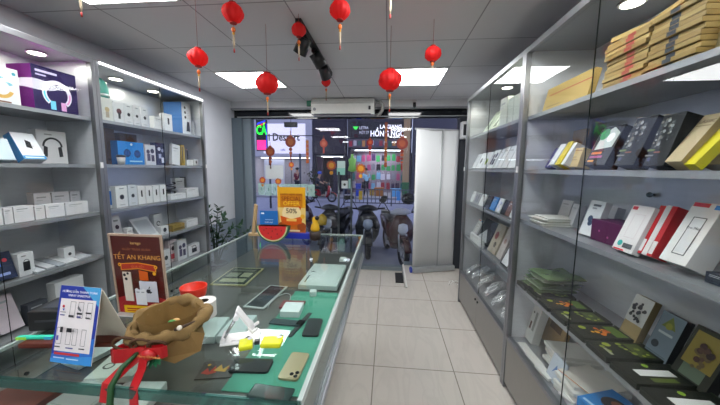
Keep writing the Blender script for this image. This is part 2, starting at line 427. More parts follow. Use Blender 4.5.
for x in (-1.86, -.03):
    for y in (-.66, -2.49): ceiling_panel(x, y, 'added unseen ceiling panel %s, over the %s of the room' % ('just behind the viewer' if y > -1 else 'far behind the viewer', 'counter side' if x < -1 else 'aisle side'))  # unseen panels, added to light the goods that face the viewer

# ---------------------------------------------------------------- glass fronted display cabinets
def cabinet(side, y0, y1, H, shelves, label, doors_to, tube=False, spots=(.25, .75), seam=None):
    sx = -1 if side == 'L' else 1
    x0 = -2.0 if side == 'L' else .83
    o = empty('display_cabinet', (x0, y0, 0), label, 'cabinet', 'display cabinets')
    D, Wd = .405, y1-y0
    def P(name, d0, d1, a0, a1, z0, z1, ma, parent=o, bev=0):
        xa, xb = sorted((sx*d0, sx*d1))
        return boxpart(name, xa, xb, a0, a1, z0, z1, ma, parent, bev)
    P('back_panel', D-.012, D, .012, Wd-.012, .04, H-.02, INNER)
    P('side_panel', .035, D, .001, .013, .04, H-.02, INNER); P('side_panel', .035, D, Wd-.013, Wd-.001, .04, H-.02, INNER)
    P('top_panel', .02, D, .001, Wd-.001, H-.02, H, ALU)
    P('plinth', .03, D, .002, Wd-.002, .001, .04, m('55585c', .5))
    b = MB()
    for d0, d1, a0, a1, z0, z1 in ((0, .034, .001, .026, .0012, H), (0, .034, Wd-.026, Wd-.001, .0012, H), (0, .034, .026, Wd-.026, H-.034, H), (0, .034, .026, Wd-.026, doors_to-.012, doors_to+.01)):
        xa, xb = sorted((sx*d0, sx*d1)); b.box(xa, xb, a0, a1, z0, z1, ALU, bev=.002)
    b.build('front_frame', None, o)
    for z in shelves: P('shelf', .04, D-.013, .014, Wd-.014, z-.022, z, SHELF)
    mid = Wd/2 if seam is None else seam-y0
    for k, (a0, a1, d) in enumerate(((.022, mid-.0005, .018), (mid+.0005, Wd-.022, .018))):
        b = MB(); xa, xb = sorted((sx*(d-.0025), sx*(d+.0025)))
        b.pane(xa, xb, a0, a1, doors_to+.008, H-.03, GLASS, DARKEDGE)
        b.build('glass_door', None, o)
    for k in range(2):
        a0, a1 = ((.028, mid-.002), (mid+.002, Wd-.028))[k]
        dr = P('base_door', .006, .022, a0, a1, .045, doors_to-.016, brushed('base_door_metal', '96948f', .42, (2, 20, 1), .6) if 'bd' not in MATS else MATS['bd'])
        MATS['bd'] = dr.data.materials[0]
        yy = a1-.03 if k == 0 else a0+.03
        b = MB(); b.cyl((sx*.006, yy, doors_to-.06), (sx*-.004, yy, doors_to-.06), .01, n=12, ma=m('2b2d30', .3, .7)); b.build('lock', None, dr)
    b = MB(); b.box(*sorted((sx*-.006, sx*.0)), Wd-.022, Wd-.004, 1.49, 1.53, m('dcdcdc', .4)); b.build('door_lock', None, o)
    for f in spots:
        yy = Wd*f
        b = MB(); b.cyl((sx*.2, yy, H-.021), (sx*.2, yy, H-.027), .05, n=20, ma=m('d0d0d0', .4)); b.cyl((sx*.2, yy, H-.0271), (sx*.2, yy, H-.029), .04, n=20, ma=CABLED); b.build('downlight', None, o)
        l = bpy.data.lights.new('downlight_glow', 'AREA'); l.shape = 'DISK'; l.size = .08; l.energy = SPOT; l.color = (1, .97, .84)
        lo = bpy.data.objects.new('downlight_glow', l); COL.objects.link(lo); lo.parent = o; lo.location = (sx*.2, yy, H-.031)
    if tube:
        b = MB(); xa, xb = sorted((sx*-.003, sx*-.012)); b.box(xa, xb, .03, Wd-.03, H-.022, H-.008, TUBE); b.build('light_strip', None, o)
    return o
LS = (1.835, 1.515, 1.18, .865, .55)
cabinet('L', .72, 1.905, 2.225, LS, 'left display cabinet nearest the viewer, with headphone boxes and small white boxes', .40, spots=(.42, .85))
cabinet('L', 1.905, 3.10, 2.225, LS, 'left display cabinet nearer the shop front, under a bright light strip', .40, tube=True, spots=(.3, .62))
RS = (1.84, 1.51, 1.19, .755, .37)
cabinet('R', .40, 2.0, 2.25, RS, 'right display cabinet nearest the viewer, with notebooks and phone case boxes', .37, spots=(.2, .66), seam=1.37)
cabinet('R', 2.0, 3.32, 2.25, (1.85, 1.51, 1.15, .775, .37), 'right display cabinet nearer the shop front, with leaning white packs and bagged cables', .37, spots=(.3, .6))
b = MB(); b.box(LW+.001, -2.01, -1.6, .70, .0012, 2.225, m('8d9096', .5)); o = b.build('storage_cabinet'); tag(o, 'grey storage cabinet behind the viewer on the left', 'cabinet')

# ---------------------------------------------------------------- fittings at the front
ac = empty('air_conditioner', (-.66, GY-.12, 2.385), 'white wall air conditioner on the beam over the shop front', 'air conditioner')
b = MB(); WH = m('deded9', .45)
b.prism([(-.2, -.12), (.0, -.12), (.0, .105), (-.17, .105), (-.215, .03)], .90, WH, Matrix(((0, 1, 0, -.45), (1, 0, 0, 0), (0, 0, 1, 0), (0, 0, 0, 1))))
b.build('body', None, ac)
boxpart('air_flap', -.41, .40, -.205, -.15, -.124, -.112, m('4a4c50', .5), ac)
boxpart('front_seam', -.44, .44, -.219, -.205, .026, .031, m('8f8f8c', .5), ac)
b = MB(); b.cyl((-.40, -.208, -.05), (-.40, -.216, -.05), .022, n=16, ma=m('8a8c8e', .4)); b.build('sticker', None, ac)
boxpart('display', .37, .40, -.214, -.2, -.06, -.01, m('3a3c40', .3), ac)
b = MB(); b.tube([(-.185, GY-.26, 2.44), (-.12, GY-.25, 2.44), (-.09, GY-.24, 2.40), (-.1, GY-.23, 2.33), (-.14, GY-.2, 2.28), (-.2, GY-.16, 2.27)], .024, 10, m('a2a39f', .6))
tag(b.build('refrigerant_pipe'), 'pale bent pipe at the right end of the air conditioner', 'pipe')
b = MB(); b.box(-1.22, -1.12, GY-.17, GY-.135, 2.41, 2.49, m('1d5a48', .4), bev=.004); b.box(-1.215, -1.125, GY-.1735, GY-.17, 2.417, 2.483, m('2f8a6a', .4))
tag(b.build('exit_light'), 'small green sign box tucked above the left end of the air conditioner', 'sign')
o = empty('security_camera', (.36, GY-.13, 2.49), 'small black and white security camera on the beam above the roll-up banner', 'camera')
b = MB(); b.cyl((0, 0, 0), (0, 0, -.035), .03, .026, ma=m('d8d8d8', .4)); b.build('mount', None, o)
b = MB(); b.cyl((0, 0, -.034), (0, -.01, -.085), .022, ma=m('111214', .3)); b.sphere((0, -.012, -.09), .021, m('111214', .2)); b.build('lens_body', None, o)
o = empty('wall_heater', (1.2, 4.3, 2.03), 'small white box with dark grille on the right wall beside the cabinet top', 'wall box')
b = MB(); b.box(-.2, .058, -.07, .07, -.1, .13, m('c4c6c8', .4), bev=.01); b.build('casing', None, o)
b = MB(); b.box(-.18, -.12, -.0735, -.07, -.06, .09, m('202326', .4)); b.build('dark_grille', None, o)

# track light
o = empty('track_light', (-.62, 2.6, 2.5), 'black ceiling track with three spot heads', 'track light')
BLK = m('101114', .4)
boxpart('rail', -.02, .02, -.56, .56, -.035, -.001, BLK, o)
for y, tx, ty in ((-.38, -.05, .03), (-.1, .05, .05), (.22, .02, .08)):
    b = MB(); b.box(-.018, .018, y-.05, y+.05, -.06, -.035, BLK); b.cyl((0, y, -.06), (tx*.4, y, -.085), .01, ma=BLK)
    d = Vector((tx, ty, -.08)).normalized(); c = Vector((tx*.4, y, -.10))
    b.cyl(c-d*.05, c+d*.065, .046, .05, n=18, ma=BLK); b.cyl(c+d*.0651, c+d*.066, .041, n=18, ma=m('3a3a36', .2))
    b.build('spot_head', None, o)

# ---------------------------------------------------------------- red paper lanterns
REDP, _nt, _pb = newmat('lantern_paper')
_tr = nd(_nt, 'ShaderNodeBsdfTranslucent'); _tr.inputs[0].default_value = lin('ff3a30'); _mx = nd(_nt, 'ShaderNodeMixShader'); _mx.inputs[0].default_value = .45
_nz = nd(_nt, 'ShaderNodeTexNoise'); _nz.inputs['Scale'].default_value = 40
_cr = nd(_nt, 'ShaderNodeMixRGB'); _cr.inputs[1].default_value = lin('d8161c'); _cr.inputs[2].default_value = lin('ee3030'); _nt.links.new(_nz.outputs['Fac'], _cr.inputs[0]); _nt.links.new(_cr.outputs[0], _pb.inputs['Base Color'])
_pb.inputs['Roughness'].default_value = .6
_nt.links.new(_pb.outputs[0], _mx.inputs[1]); _nt.links.new(_tr.outputs[0], _mx.inputs[2]); _nt.links.new(_mx.outputs[0], _nt.nodes['Material Output'].inputs['Surface'])
REDQ = m('c81c22', .55); GOLD = m('d8a030', .35, .5); REDT = m('a02018', .7); ORG = m('d86820', .5)
def lantern(x, y, z, d, label, tail=1.0, sq=.88):
    o = empty('paper_lantern', (x, y, z), label, 'lantern', 'red paper lanterns hanging from the ceiling')
    o.rotation_euler = (0, 0, random.uniform(0, 6))
    R = d/2*1.08
    b = MB()
    prof = [(R*.30, -R*sq), (R*.62, -R*.8*sq), (R*.9, -R*.42*sq), (R, 0), (R*.9, R*.42*sq), (R*.62, R*.8*sq), (R*.30, R*sq)]
    b.lathe(prof, 48, REDP, wob=lambda a, z: .05*math.cos(a*12)+.05*math.cos(a*3+z*60))
    b.build('shade', None, o)
    b = MB(); b.cyl((0, 0, -R*sq), (0, 0, -R*sq-.006), R*.33, ma=REDT, n=16); b.build('cap', None, o)
    b = MB(); b.cyl((0, 0, R*sq), (0, 0, R*sq+.006), R*.33, ma=REDT, n=16); b.build('cap', None, o)
    b = MB(); b.cyl((0, 0, R*sq), (0, 0, 2.499-z), .0012, n=5, ma=m('8a3a30', .6)); b.build('string', None, o)
    zb = -R*sq-.006
    b = MB(); b.cyl((0, 0, zb), (0, 0, zb-.03*tail), .001, n=5, ma=REDT)
    b.sphere((0, 0, zb-.03*tail), .011, ORG, 12, 8, sq=(1, 1, 1.3)); b.cyl((0, 0, zb-.045*tail), (0, 0, zb-.055*tail), .006, ma=GOLD, n=8); b.build('bead', None, o)
    b = MB(); b.lathe([(.004, zb-.052*tail), (.006, zb-.07*tail), (.0055, zb-.10*tail), (.003, zb-.125*tail)], 10, m('b8a890', .8)); b.cyl((0, 0, zb-.125*tail), (0, 0, zb-.145*tail), .004, ma=REDT, n=6); b.build('tassel', None, o)
lantern(-.83, 1.577, 2.312, .10, 'red lantern with a long tassel hanging under the ceiling left of the track light')
lantern(-.269, 1.632, 2.333, .10, 'red lantern hanging right of the track light, near the top edge of the picture')
lantern(-1.17, 1.78, 2.17, .105, 'red lantern hanging beside the top of the left cabinets')
lantern(-.60, 1.985, 2.40, .085, 'red lantern hanging directly under the black track')
lantern(-.87, 2.10, 2.10, .145, 'large red lantern hanging in front of the left lit ceiling panel')
lantern(.285, 2.12, 2.28, .10, 'red lantern hanging over the right of the aisle, near the right cabinet tops', .4)
lantern(.001, 2.19, 2.135, .15, 'large red lantern hanging in front of the right lit ceiling panel')
lantern(-.68, 3.22, 2.42, .09, 'small red lantern hanging behind the last spot head of the track')
lantern(-1.47, 1.36, 2.41, .10, 'lantern above the top left cabinet of which only the tassel shows')
lantern(-.006, 1.60, 2.455, .08, 'lantern over the aisle cut by the picture edge, only its tassel showing')

# ---------------------------------------------------------------- roll-up banner (seen from behind)
o = empty('roll_up_banner', (.685, 4.30, 0), 'tall roll-up banner seen from its pale grey back, by the shop front', 'banner')
o.rotation_euler = (0, 0, math.radians(18))
b = MB(); n = 12
for i in range(n):
    u0, u1 = -.325+.65*i/n, -.325+.65*(i+1)/n
    f = lambda u: .012*math.cos(u*9)
    for z0, z1 in ((.08, 2.05),):
        b.poly([(u0, f(u0), z0), (u1, f(u1), z0), (u1, f(u1)*1.4, z1), (u0, f(u0)*1.4, z1)], m('e2e5e6', .7, sc=3))
bmesh.ops.remove_doubles(b.bm, verts=b.bm.verts, dist=1e-4)
for fc in b.bm.faces: fc.smooth = True
so = b.build('sheet', None, o); sm = so.modifiers.new('thickness', 'SOLIDIFY'); sm.thickness = .002
b = MB(); b.cyl((0.06, -.03, .07), (0.06, -.03, 2.05), .009, n=10, ma=m('b8bcbe', .3, .5)); b.build('pole', None, o)
b = MB(); b.box(-.335, .335, -.005, .03, 2.045, 2.07, m('c8cacc', .35, .5), bev=.004); b.build('top_rail', None, o)
b = MB(); b.box(-.335, .335, -.07, .06, .004, .085, m('b0b4b6', .35, .6), bev=.02); b.build('base', None, o)
b = MB(); b.cyl((-.336, -.005, .044), (-.348, -.005, .044), .045, ma=m('1a3ab0', .4)); b.build('end_cap', None, o)
b = MB(); b.box(.14, .255, 4.02, 4.4, -.0985, -.085, m('1c1d20', .8), bev=.003); tag(b.build('door_mat'), 'small black mat beside the entrance step', 'mat')
b = MB(); pts = [(.85+.06*math.cos(t*.9)+.01*t, 3.85+.08*math.sin(t*1.3), .006+.002*(t % 2)) for t in range(12)]
b.tube(pts, .004, 6, m('d8d8d4', .5)); tag(b.build('loose_cable'), 'small tangle of white cable on the floor by the banner foot', 'cable')

# ================================================================ goods on the shelves
# left cabinet nearest the viewer, shelf by shelf
shelf_item('L', -2.120, 1.406, 1.558, 1.836, 0.205, 0.100, 'lamp_box', 'white box with a round lamp picture, left of the purple box on the top shelf', 'box', None, 'dfe2e6', GLAMP, 0, 0)
shelf_item('L', -2.080, 1.593, 1.840, 1.836, 0.258, 0.160, 'lamp_box', 'purple box with a white ring lamp picture, on the top shelf of the left cabinet', 'box', None, '2a2050', RINGLAMP, 0, 0, sides='8a2a90')
shelf_item('L', -2.070, 1.341, 1.467, 1.516, 0.123, 0.050, 'gadget_box', 'pale blue-white box cut off by the picture edge, left of the blue-sided charger box', 'box', None, 'cfe0ea', LINES, 20, 0)
shelf_item('L', -2.060, 1.498, 1.611, 1.516, 0.172, 0.050, 'charger_box', 'white charger box with bright blue sides and a black plug picture, leaning back', 'box', None, 'e6e8ee', PLUG, 28, 0, sides='2a86c8')
shelf_item('L', -2.160, 1.642, 1.813, 1.516, 0.208, 0.060, 'headphone_box', 'white box with a black headphone picture, upright on the second shelf', 'box', None, 'd9d9dc', HEADPHONE, 0, 0)
shelf_item('L', -2.070, 1.330, 1.377, 1.181, 0.145, 0.050, 'white_box', 'small white box in the front row of the third shelf, first from the left', 'box', 'small white boxes on the third shelf', 'e2e1e6', LINES, 0, 0)
shelf_item('L', -2.070, 1.383, 1.422, 1.181, 0.090, 0.050, 'white_box', 'small white box in the front row of the third shelf, second from the left', 'box', 'small white boxes on the third shelf', 'e2e1e6', LINES, 0, 0)
shelf_item('L', -2.070, 1.426, 1.518, 1.181, 0.092, 0.050, 'white_box', 'small white box in the front row of the third shelf, third from the left', 'box', 'small white boxes on the third shelf', 'e2e1e6', LINES, 0, 0)
shelf_item('L', -2.070, 1.525, 1.575, 1.181, 0.082, 0.050, 'white_box', 'small white box in the front row of the third shelf, fourth from the left', 'box', 'small white boxes on the third shelf', 'e2e1e6', LINES, 0, 0)
shelf_item('L', -2.070, 1.579, 1.684, 1.181, 0.084, 0.050, 'white_box', 'small white box in the front row of the third shelf, fifth from the left', 'box', 'small white boxes on the third shelf', 'e2e1e6', LINES, 0, 0)
shelf_item('L', -2.070, 1.692, 1.835, 1.181, 0.082, 0.050, 'white_box', 'small white box in the front row of the third shelf, sixth from the left', 'box', 'small white boxes on the third shelf', 'e2e1e6', LINES, 0, 0)
shelf_item('L', -2.180, 1.608, 1.700, 1.181, 0.149, 0.050, 'white_box', 'taller white box in the back row of the third shelf, first from the left', 'box', 'small white boxes on the third shelf', 'dcdbe2', LINES, 0, 0)
shelf_item('L', -2.180, 1.708, 1.810, 1.181, 0.147, 0.050, 'white_box', 'taller white box in the back row of the third shelf, second from the left', 'box', 'small white boxes on the third shelf', 'dcdbe2', LINES, 0, 0)
shelf_item('L', -2.180, 1.819, 1.885, 1.181, 0.147, 0.050, 'white_box', 'taller white box in the back row of the third shelf, third from the left', 'box', 'small white boxes on the third shelf', 'dcdbe2', LINES, 0, 0)
shelf_item('L', -2.080, 1.281, 1.418, 0.866, 0.154, 0.040, 'cable_pack', 'dark blue pack with red and blue print beside the speaker box', 'box', None, '26304c', [('r', .1, .5, .6, .75, '3a6ad0'), ('d', .75, .7, .08, 'c83a4a'), ('r', .1, .15, .8, .25, '8a9ad0')], 15, 0)
shelf_item('L', -2.080, 1.424, 1.499, 0.866, 0.134, 0.060, 'speaker_box', 'white box picturing a small black cube speaker, on the fourth shelf', 'box', None, 'd6d8dc', CUBE, 0, 0)
shelf_item('L', -2.120, 1.694, 1.761, 0.866, 0.096, 0.050, 'charger_plug', 'small white charger box standing among flat white packs', 'box', None, 'e0e2e6', [('d', .5, .5, .16, '3a3d44')], 0, 0)
shelf_item('L', -2.050, 1.484, 1.528, 0.866, 0.170, 0.012, 'flat_pack', 'flat white accessory pack lying on the fourth shelf, first from the left', 'pack', 'flat packs on the fourth shelf', 'c8ccd2', LINES, 78, 0)
shelf_item('L', -2.070, 1.551, 1.604, 0.866, 0.170, 0.012, 'flat_pack', 'flat white accessory pack lying on the fourth shelf, second from the left', 'pack', 'flat packs on the fourth shelf', 'd2d4da', LINES, 78, 0)
shelf_item('L', -2.050, 1.598, 1.639, 0.866, 0.170, 0.012, 'flat_pack', 'flat white accessory pack lying on the fourth shelf, third from the left', 'pack', 'flat packs on the fourth shelf', 'aab0ba', LINES, 78, 0)
shelf_item('L', -2.060, 1.650, 1.735, 0.866, 0.170, 0.012, 'flat_pack', 'flat white accessory pack lying on the fourth shelf, fourth from the left', 'pack', 'flat packs on the fourth shelf', 'd8dade', LINES, 78, 0)
shelf_item('L', -2.070, 1.746, 1.825, 0.866, 0.170, 0.012, 'flat_pack', 'flat white accessory pack lying on the fourth shelf, fifth from the left', 'pack', 'flat packs on the fourth shelf', 'c4c8cf', LINES, 78, 0)
shelf_item('L', -2.150, 1.925, 1.951, 0.866, 0.170, 0.012, 'flat_pack', 'flat white accessory pack lying on the fourth shelf, last from the left', 'pack', 'flat packs on the fourth shelf', 'd5d7dc', LINES, 78, 0)
shelf_item('L', -2.080, 1.588, 1.762, 0.551, 0.210, 0.060, 'gadget_box', 'white box with two black round pictures, behind the blue tent sign', 'box', None, 'd8dade', [('d', .3, .6, .1, '24262b'), ('d', .72, .6, .1, '24262b')], 0, 0)
shelf_item('L', -2.100, 1.327, 1.434, 0.551, 0.210, 0.060, 'gadget_box', 'pale pinkish box low on the shelf behind the counter glass', 'box', None, 'cfc2cc', LINES, 20, 0)
shelf_item('L', -2.100, 1.455, 1.557, 0.551, 0.129, 0.050, 'gadget_box', 'small dark box low on the shelf, left of the white box with round pictures', 'box', None, '4c505a', LINES, 0, 0)
# left cabinet nearer the shop front
shelf_item('L', -2.080, 2.003, 2.095, 1.836, 0.166, 0.090, 'lamp_box', 'white box with a faint figure, under the mint dome on the top shelf', 'box', None, 'e0e2de', [('d', .5, .5, .2, 'c8b890'), ('r', .35, .15, .65, .4, 'b8b0a0')], 0, 0)
shelf_item('L', -2.080, 2.105, 2.189, 1.836, 0.158, 0.060, 'camera_box', 'white box with a cup picture, on the top shelf under the light strip', 'box', None, 'e0e2e6', [('d', .5, .55, .26, '6a4048'), ('r', .38, .2, .62, .5, '3a3d44')], 0, 0)
shelf_item('L', -2.080, 2.196, 2.268, 1.836, 0.161, 0.060, 'camera_box', 'white box with a first black lens picture, on the top shelf under the light strip', 'box', None, 'e0e2e6', CIRCLE, 0, 0)
shelf_item('L', -2.080, 2.279, 2.341, 1.836, 0.162, 0.060, 'camera_box', 'white box with a second black lens picture, on the top shelf under the light strip', 'box', None, 'e0e2e6', CIRCLE, 0, 0)
shelf_item('L', -2.080, 2.354, 2.425, 1.836, 0.161, 0.060, 'camera_box', 'white box with a third black lens picture, on the top shelf under the light strip', 'box', None, 'e0e2e6', CIRCLE, 0, 0)
shelf_item('L', -2.100, 2.517, 2.623, 1.836, 0.117, 0.050, 'white_box', 'low plain white box on the top shelf left of the camera box', 'box', None, 'e2e2e4', LINES, 0, 0)
shelf_item('L', -2.080, 2.612, 2.713, 1.836, 0.160, 0.050, 'camera_box', 'white box with a black camera picture, in front of the tall blue box', 'box', None, 'e4e5e8', DOT, 0, 0)
shelf_item('L', -2.130, 2.923, 3.063, 1.836, 0.330, 0.200, 'gadget_box', 'tall white box with a blue side and black gadget pictures', 'box', None, 'dfe2e8', [('d', .35, .85, .1, '33363c'), ('d', .35, .7, .1, '33363c'), ('d', .35, .55, .1, '33363c'), ('p', [(.4, .12), (.8, .12), (.75, .42), (.5, .42)], '23262b')], 0, 0, sides='4a7cc0')
shelf_item('L', -2.100, 3.060, 3.080, 1.836, 0.149, 0.050, 'white_box', 'low white box at the far end of the top shelf', 'box', None, 'dcdde0', LINES, 0, 0)
shelf_item('L', -2.200, 2.127, 2.211, 1.516, 0.285, 0.060, 'wooden_box', 'tall brown wooden box at the left end of the second shelf', 'box', None, '6b5438', [('r', .15, .1, .85, .16, '4c3a26')], 0, 0)
shelf_item('L', -2.250, 2.309, 2.479, 1.516, 0.265, 0.050, 'carton', 'brown carton standing behind the blue controller box', 'box', None, '6a5444', None, 0, 0)
shelf_item('L', -2.090, 2.119, 2.365, 1.516, 0.184, 0.060, 'controller_box', 'bright blue box with two dark game controllers, on the second shelf', 'box', None, '1c84d8', PADS, 0, 0, sides='1560a0')
shelf_item('L', -2.090, 2.377, 2.492, 1.516, 0.174, 0.060, 'figure_box', 'white box with dark purple figures, right of the blue box', 'box', None, 'd6d8e2', FIGS, 0, 0)
shelf_item('L', -2.090, 2.505, 2.607, 1.516, 0.202, 0.060, 'figure_box', 'navy box with pale figures, at the door seam', 'box', None, '262a50', FIGSB, 0, 0)
shelf_item('L', -2.100, 2.699, 2.809, 1.516, 0.199, 0.030, 'white_book', 'white booklet leaning right of the door seam', 'book', None, 'dfe1e4', LINES, 0, 6)
shelf_item('L', -2.090, 2.826, 2.876, 1.516, 0.207, 0.100, 'gold_box', 'narrow gold box beside the white booklet', 'box', None, 'a88a38', [('r', .2, .1, .5, .9, '5a4a1c')], 0, 0)
shelf_item('L', -2.200, 3.054, 3.080, 1.516, 0.180, 0.030, 'framed_picture', 'small dark picture in a white frame, at the far end of the second shelf', 'picture', None, 'd8d8d8', [('r', .08, .08, .92, .92, '3c3632'), ('d', .5, .5, .2, '6a5c50')], 0, 0)
shelf_item('L', -2.080, 2.887, 2.988, 1.516, 0.058, 0.050, 'white_box', 'low white box in front of the dark framed picture, the left one', 'box', None, 'dedfe2', LINES, 0, 0)
shelf_item('L', -2.080, 2.999, 3.080, 1.516, 0.066, 0.050, 'white_box', 'low white box in front of the dark framed picture, the right one', 'box', None, 'dedfe2', DOT, 0, 0)
shelf_item('L', -2.120, 2.046, 2.090, 1.181, 0.155, 0.070, 'camera_box', 'white box with a bright blue edge at the left end of the camera boxes', 'box', None, 'dfe2e6', [('r', 0, .15, .6, .85, '2a76c8')], 0, 0)
shelf_item('L', -2.080, 2.060, 2.160, 1.181, 0.168, 0.060, 'camera_box', 'white box with a large round black lens picture, on the third shelf', 'box', None, 'e3e5e8', CIRCLE, 0, 0)
shelf_item('L', -2.090, 2.182, 2.262, 1.181, 0.170, 0.060, 'camera_box', 'grey-white box with a round lens picture, right of the larger lens box', 'box', None, 'd2d6de', CIRCLE, 0, 0)
shelf_item('L', -2.090, 2.274, 2.344, 1.181, 0.156, 0.060, 'camera_box', 'white box with a small black camera, first of four at the door seam', 'box', 'white camera boxes on the third shelf', 'e6e7ea', DOT, 0, 0)
shelf_item('L', -2.090, 2.357, 2.421, 1.181, 0.151, 0.060, 'camera_box', 'white box with a small black camera, second of four at the door seam', 'box', 'white camera boxes on the third shelf', 'e6e7ea', DOT, 0, 0)
shelf_item('L', -2.090, 2.435, 2.503, 1.181, 0.151, 0.060, 'camera_box', 'white box with a small black camera, third of four at the door seam', 'box', 'white camera boxes on the third shelf', 'e6e7ea', DOT, 0, 0)
shelf_item('L', -2.090, 2.517, 2.590, 1.181, 0.151, 0.060, 'camera_box', 'white box with a small black camera, last of four at the door seam', 'box', 'white camera boxes on the third shelf', 'e6e7ea', DOT, 0, 0)
shelf_item('L', -2.080, 2.631, 2.841, 1.181, 0.056, 0.100, 'white_box', 'flat white box under the black cable coil, right of the seam', 'box', None, 'dddee2', LINES, 0, 0)
shelf_item('L', -2.080, 2.859, 3.053, 1.181, 0.096, 0.100, 'white_box', 'white box standing in front of the black box at the far end', 'box', None, 'dfe0e4', LINES, 0, 0)
shelf_item('L', -2.250, 2.921, 3.076, 1.181, 0.199, 0.050, 'white_box', 'tall white box at the back of the third shelf, right of the seam', 'box', None, 'e2e3e6', LINES, 0, 0)
shelf_item('L', -2.250, 3.060, 3.080, 1.181, 0.208, 0.050, 'gadget_box', 'black box at the back of the third shelf', 'box', None, '1e2024', [('r', .2, .4, .6, .6, 'b0b4b8')], 0, 0)
shelf_item('L', -2.090, 2.049, 2.127, 0.866, 0.244, 0.050, 'toy_box', 'white box with a dark haired face and red band, just above the red poster', 'box', None, 'cfccd0', REDGIRL, 12, 0)
shelf_item('L', -2.080, 2.128, 2.183, 0.866, 0.139, 0.050, 'white_box', 'low white box beside the box with the red band', 'box', None, 'd8d8dc', LINES, 0, 0)
shelf_item('L', -2.070, 2.264, 2.450, 0.866, 0.203, 0.030, 'tablet_box', 'pale grey tablet box leaning back on the fourth shelf', 'box', None, 'd0d3d8', [('r', .1, .12, .9, .88, 'b2b8c0')], 35, 0)
shelf_item('L', -2.200, 2.548, 2.646, 0.866, 0.182, 0.050, 'earbud_box', 'white box with an earphone picture behind the leaning tablet box', 'box', None, 'd8dade', [('a', .5, .5, .16, .24, 0, 300, '3a3d44')], 0, 0)
shelf_item('L', -2.080, 2.482, 2.575, 0.866, 0.082, 0.050, 'camera_box', 'white box with a black lens dot beside the leaning tablet box', 'box', None, 'dcdee2', BUDS, 0, 0)
shelf_item('L', -2.090, 2.643, 2.813, 0.866, 0.063, 0.100, 'gold_tray', 'low gold coloured box on the fourth shelf right of the seam', 'box', None, '9a8448', [('r', .1, .2, .9, .4, '6a5a2c')], 0, 0)
shelf_item('L', -2.090, 2.845, 3.024, 0.866, 0.078, 0.100, 'white_box', 'plain white box at the far end of the fourth shelf', 'box', None, 'dcdde0', LINES, 0, 0)
shelf_item('L', -2.070, 2.460, 2.560, 0.551, 0.171, 0.050, 'gadget_box', 'small white box with a round dark picture, first on the low far shelf', 'box', None, 'cfd0d4', BUDS, 0, 0)
shelf_item('L', -2.130, 2.625, 2.728, 0.551, 0.224, 0.050, 'gadget_box', 'white box with a red band, second on the low far shelf', 'box', None, 'd8c8cc', REDGIRL, 0, 0)
shelf_item('L', -2.090, 2.691, 2.824, 0.551, 0.205, 0.050, 'gadget_box', 'white box with purple figures, third on the low far shelf', 'box', None, 'd0d2d6', FIGS, 0, 0)
shelf_item('L', -2.090, 2.850, 3.032, 0.551, 0.115, 0.050, 'gadget_box', 'white box with a black cube picture at the far end of the low shelf', 'box', None, 'dfe0e4', CUBE, 0, 0)
# right cabinet nearest the viewer
shelf_item('R', 0.930, 1.537, 1.950, 1.841, 0.148, 0.030, 'kraft_box', 'yellow kraft box with a thin red line, leaning on the top shelf beside the seam', 'box', None, 'b49a5c', [('r', .1, .66, 1, .70, 'a83c28'), ('r', .1, .2, .45, .24, '8a7440'), ('p', [(.3, .0), (.9, .0), (.7, .12), (.5, .08)], '2a2620')], 12, 0)
shelf_item('R', 0.950, 0.896, 1.018, 1.841, 0.157, 0.020, 'kraft_envelope', 'tall plain kraft folder at the near end of the top shelf', 'folder', None, 'b3a27c', None, 6, 0)
shelf_item('R', 0.990, 1.904, 1.980, 1.511, 0.134, 0.030, 'purple_book', 'purple book leaning at the far left end of the second shelf', 'book', None, '4a4484', [('d', .4, .1, .1, 'c8c8d8')], 25, 0)
shelf_item('R', 0.900, 1.711, 1.760, 1.511, 0.127, 0.060, 'thin_book', 'white book leaning against the purple book', 'book', None, 'd6d6da', None, 27, 0)
shelf_item('R', 0.900, 1.654, 1.699, 1.511, 0.135, 0.060, 'thin_book', 'yellow book leaning between two white ones', 'book', None, 'c9b41c', None, 27, 0)
shelf_item('R', 0.900, 1.614, 1.643, 1.511, 0.125, 0.060, 'thin_book', 'white book leaning against the small kraft box', 'book', None, 'd2d2d4', None, 27, 0)
shelf_item('R', 0.930, 1.555, 1.626, 1.511, 0.097, 0.060, 'kraft_box', 'small kraft box with faint print left of the seam', 'box', None, 'c0a878', [('r', .15, .5, .6, .53, '7a6440'), ('r', .15, .35, .7, .38, '7a6440'), ('r', .15, .84, 1, .87, '6a3a30')], 14, 0)
shelf_item('R', 1.120, 1.863, 1.980, 1.511, 0.240, 0.020, 'kraft_box', 'tall kraft box with a dark red line behind the small kraft box', 'box', None, 'b59c70', [('r', 0, .4, 1, .43, '6a3a30')], 6, 0)
shelf_item('R', 0.900, 1.327, 1.459, 1.511, 0.181, 0.055, 'puzzle_box', 'white and green box with a splashy picture, first right of the seam', 'box', None, '2a2c36', SPRAY, 22, 0, sides='23252a')
shelf_item('R', 0.900, 1.180, 1.275, 1.511, 0.193, 0.055, 'puzzle_box', 'black box with a pale grey skull-like picture, second right of the seam', 'box', None, '24272c', SKULL, 20, 0, sides='16181b')
shelf_item('R', 0.910, 1.072, 1.152, 1.511, 0.183, 0.055, 'puzzle_box', 'black box with a pale grey picture, nearest the big kraft box', 'box', None, '1f2226', SKULL, 16, 0, sides='16181b')
shelf_item('R', 0.910, 1.015, 1.070, 1.511, 0.180, 0.050, 'kraft_box', 'wide kraft box reading CLASSIC, leaning far back at the near end', 'box', None, 'bfae8c', [('t', 'CLASSIC', .42, .84, .09, '6a5c44'), ('r', .1, .74, .9, .76, '8a7a5c')], 34, 0, sides='a8946c')
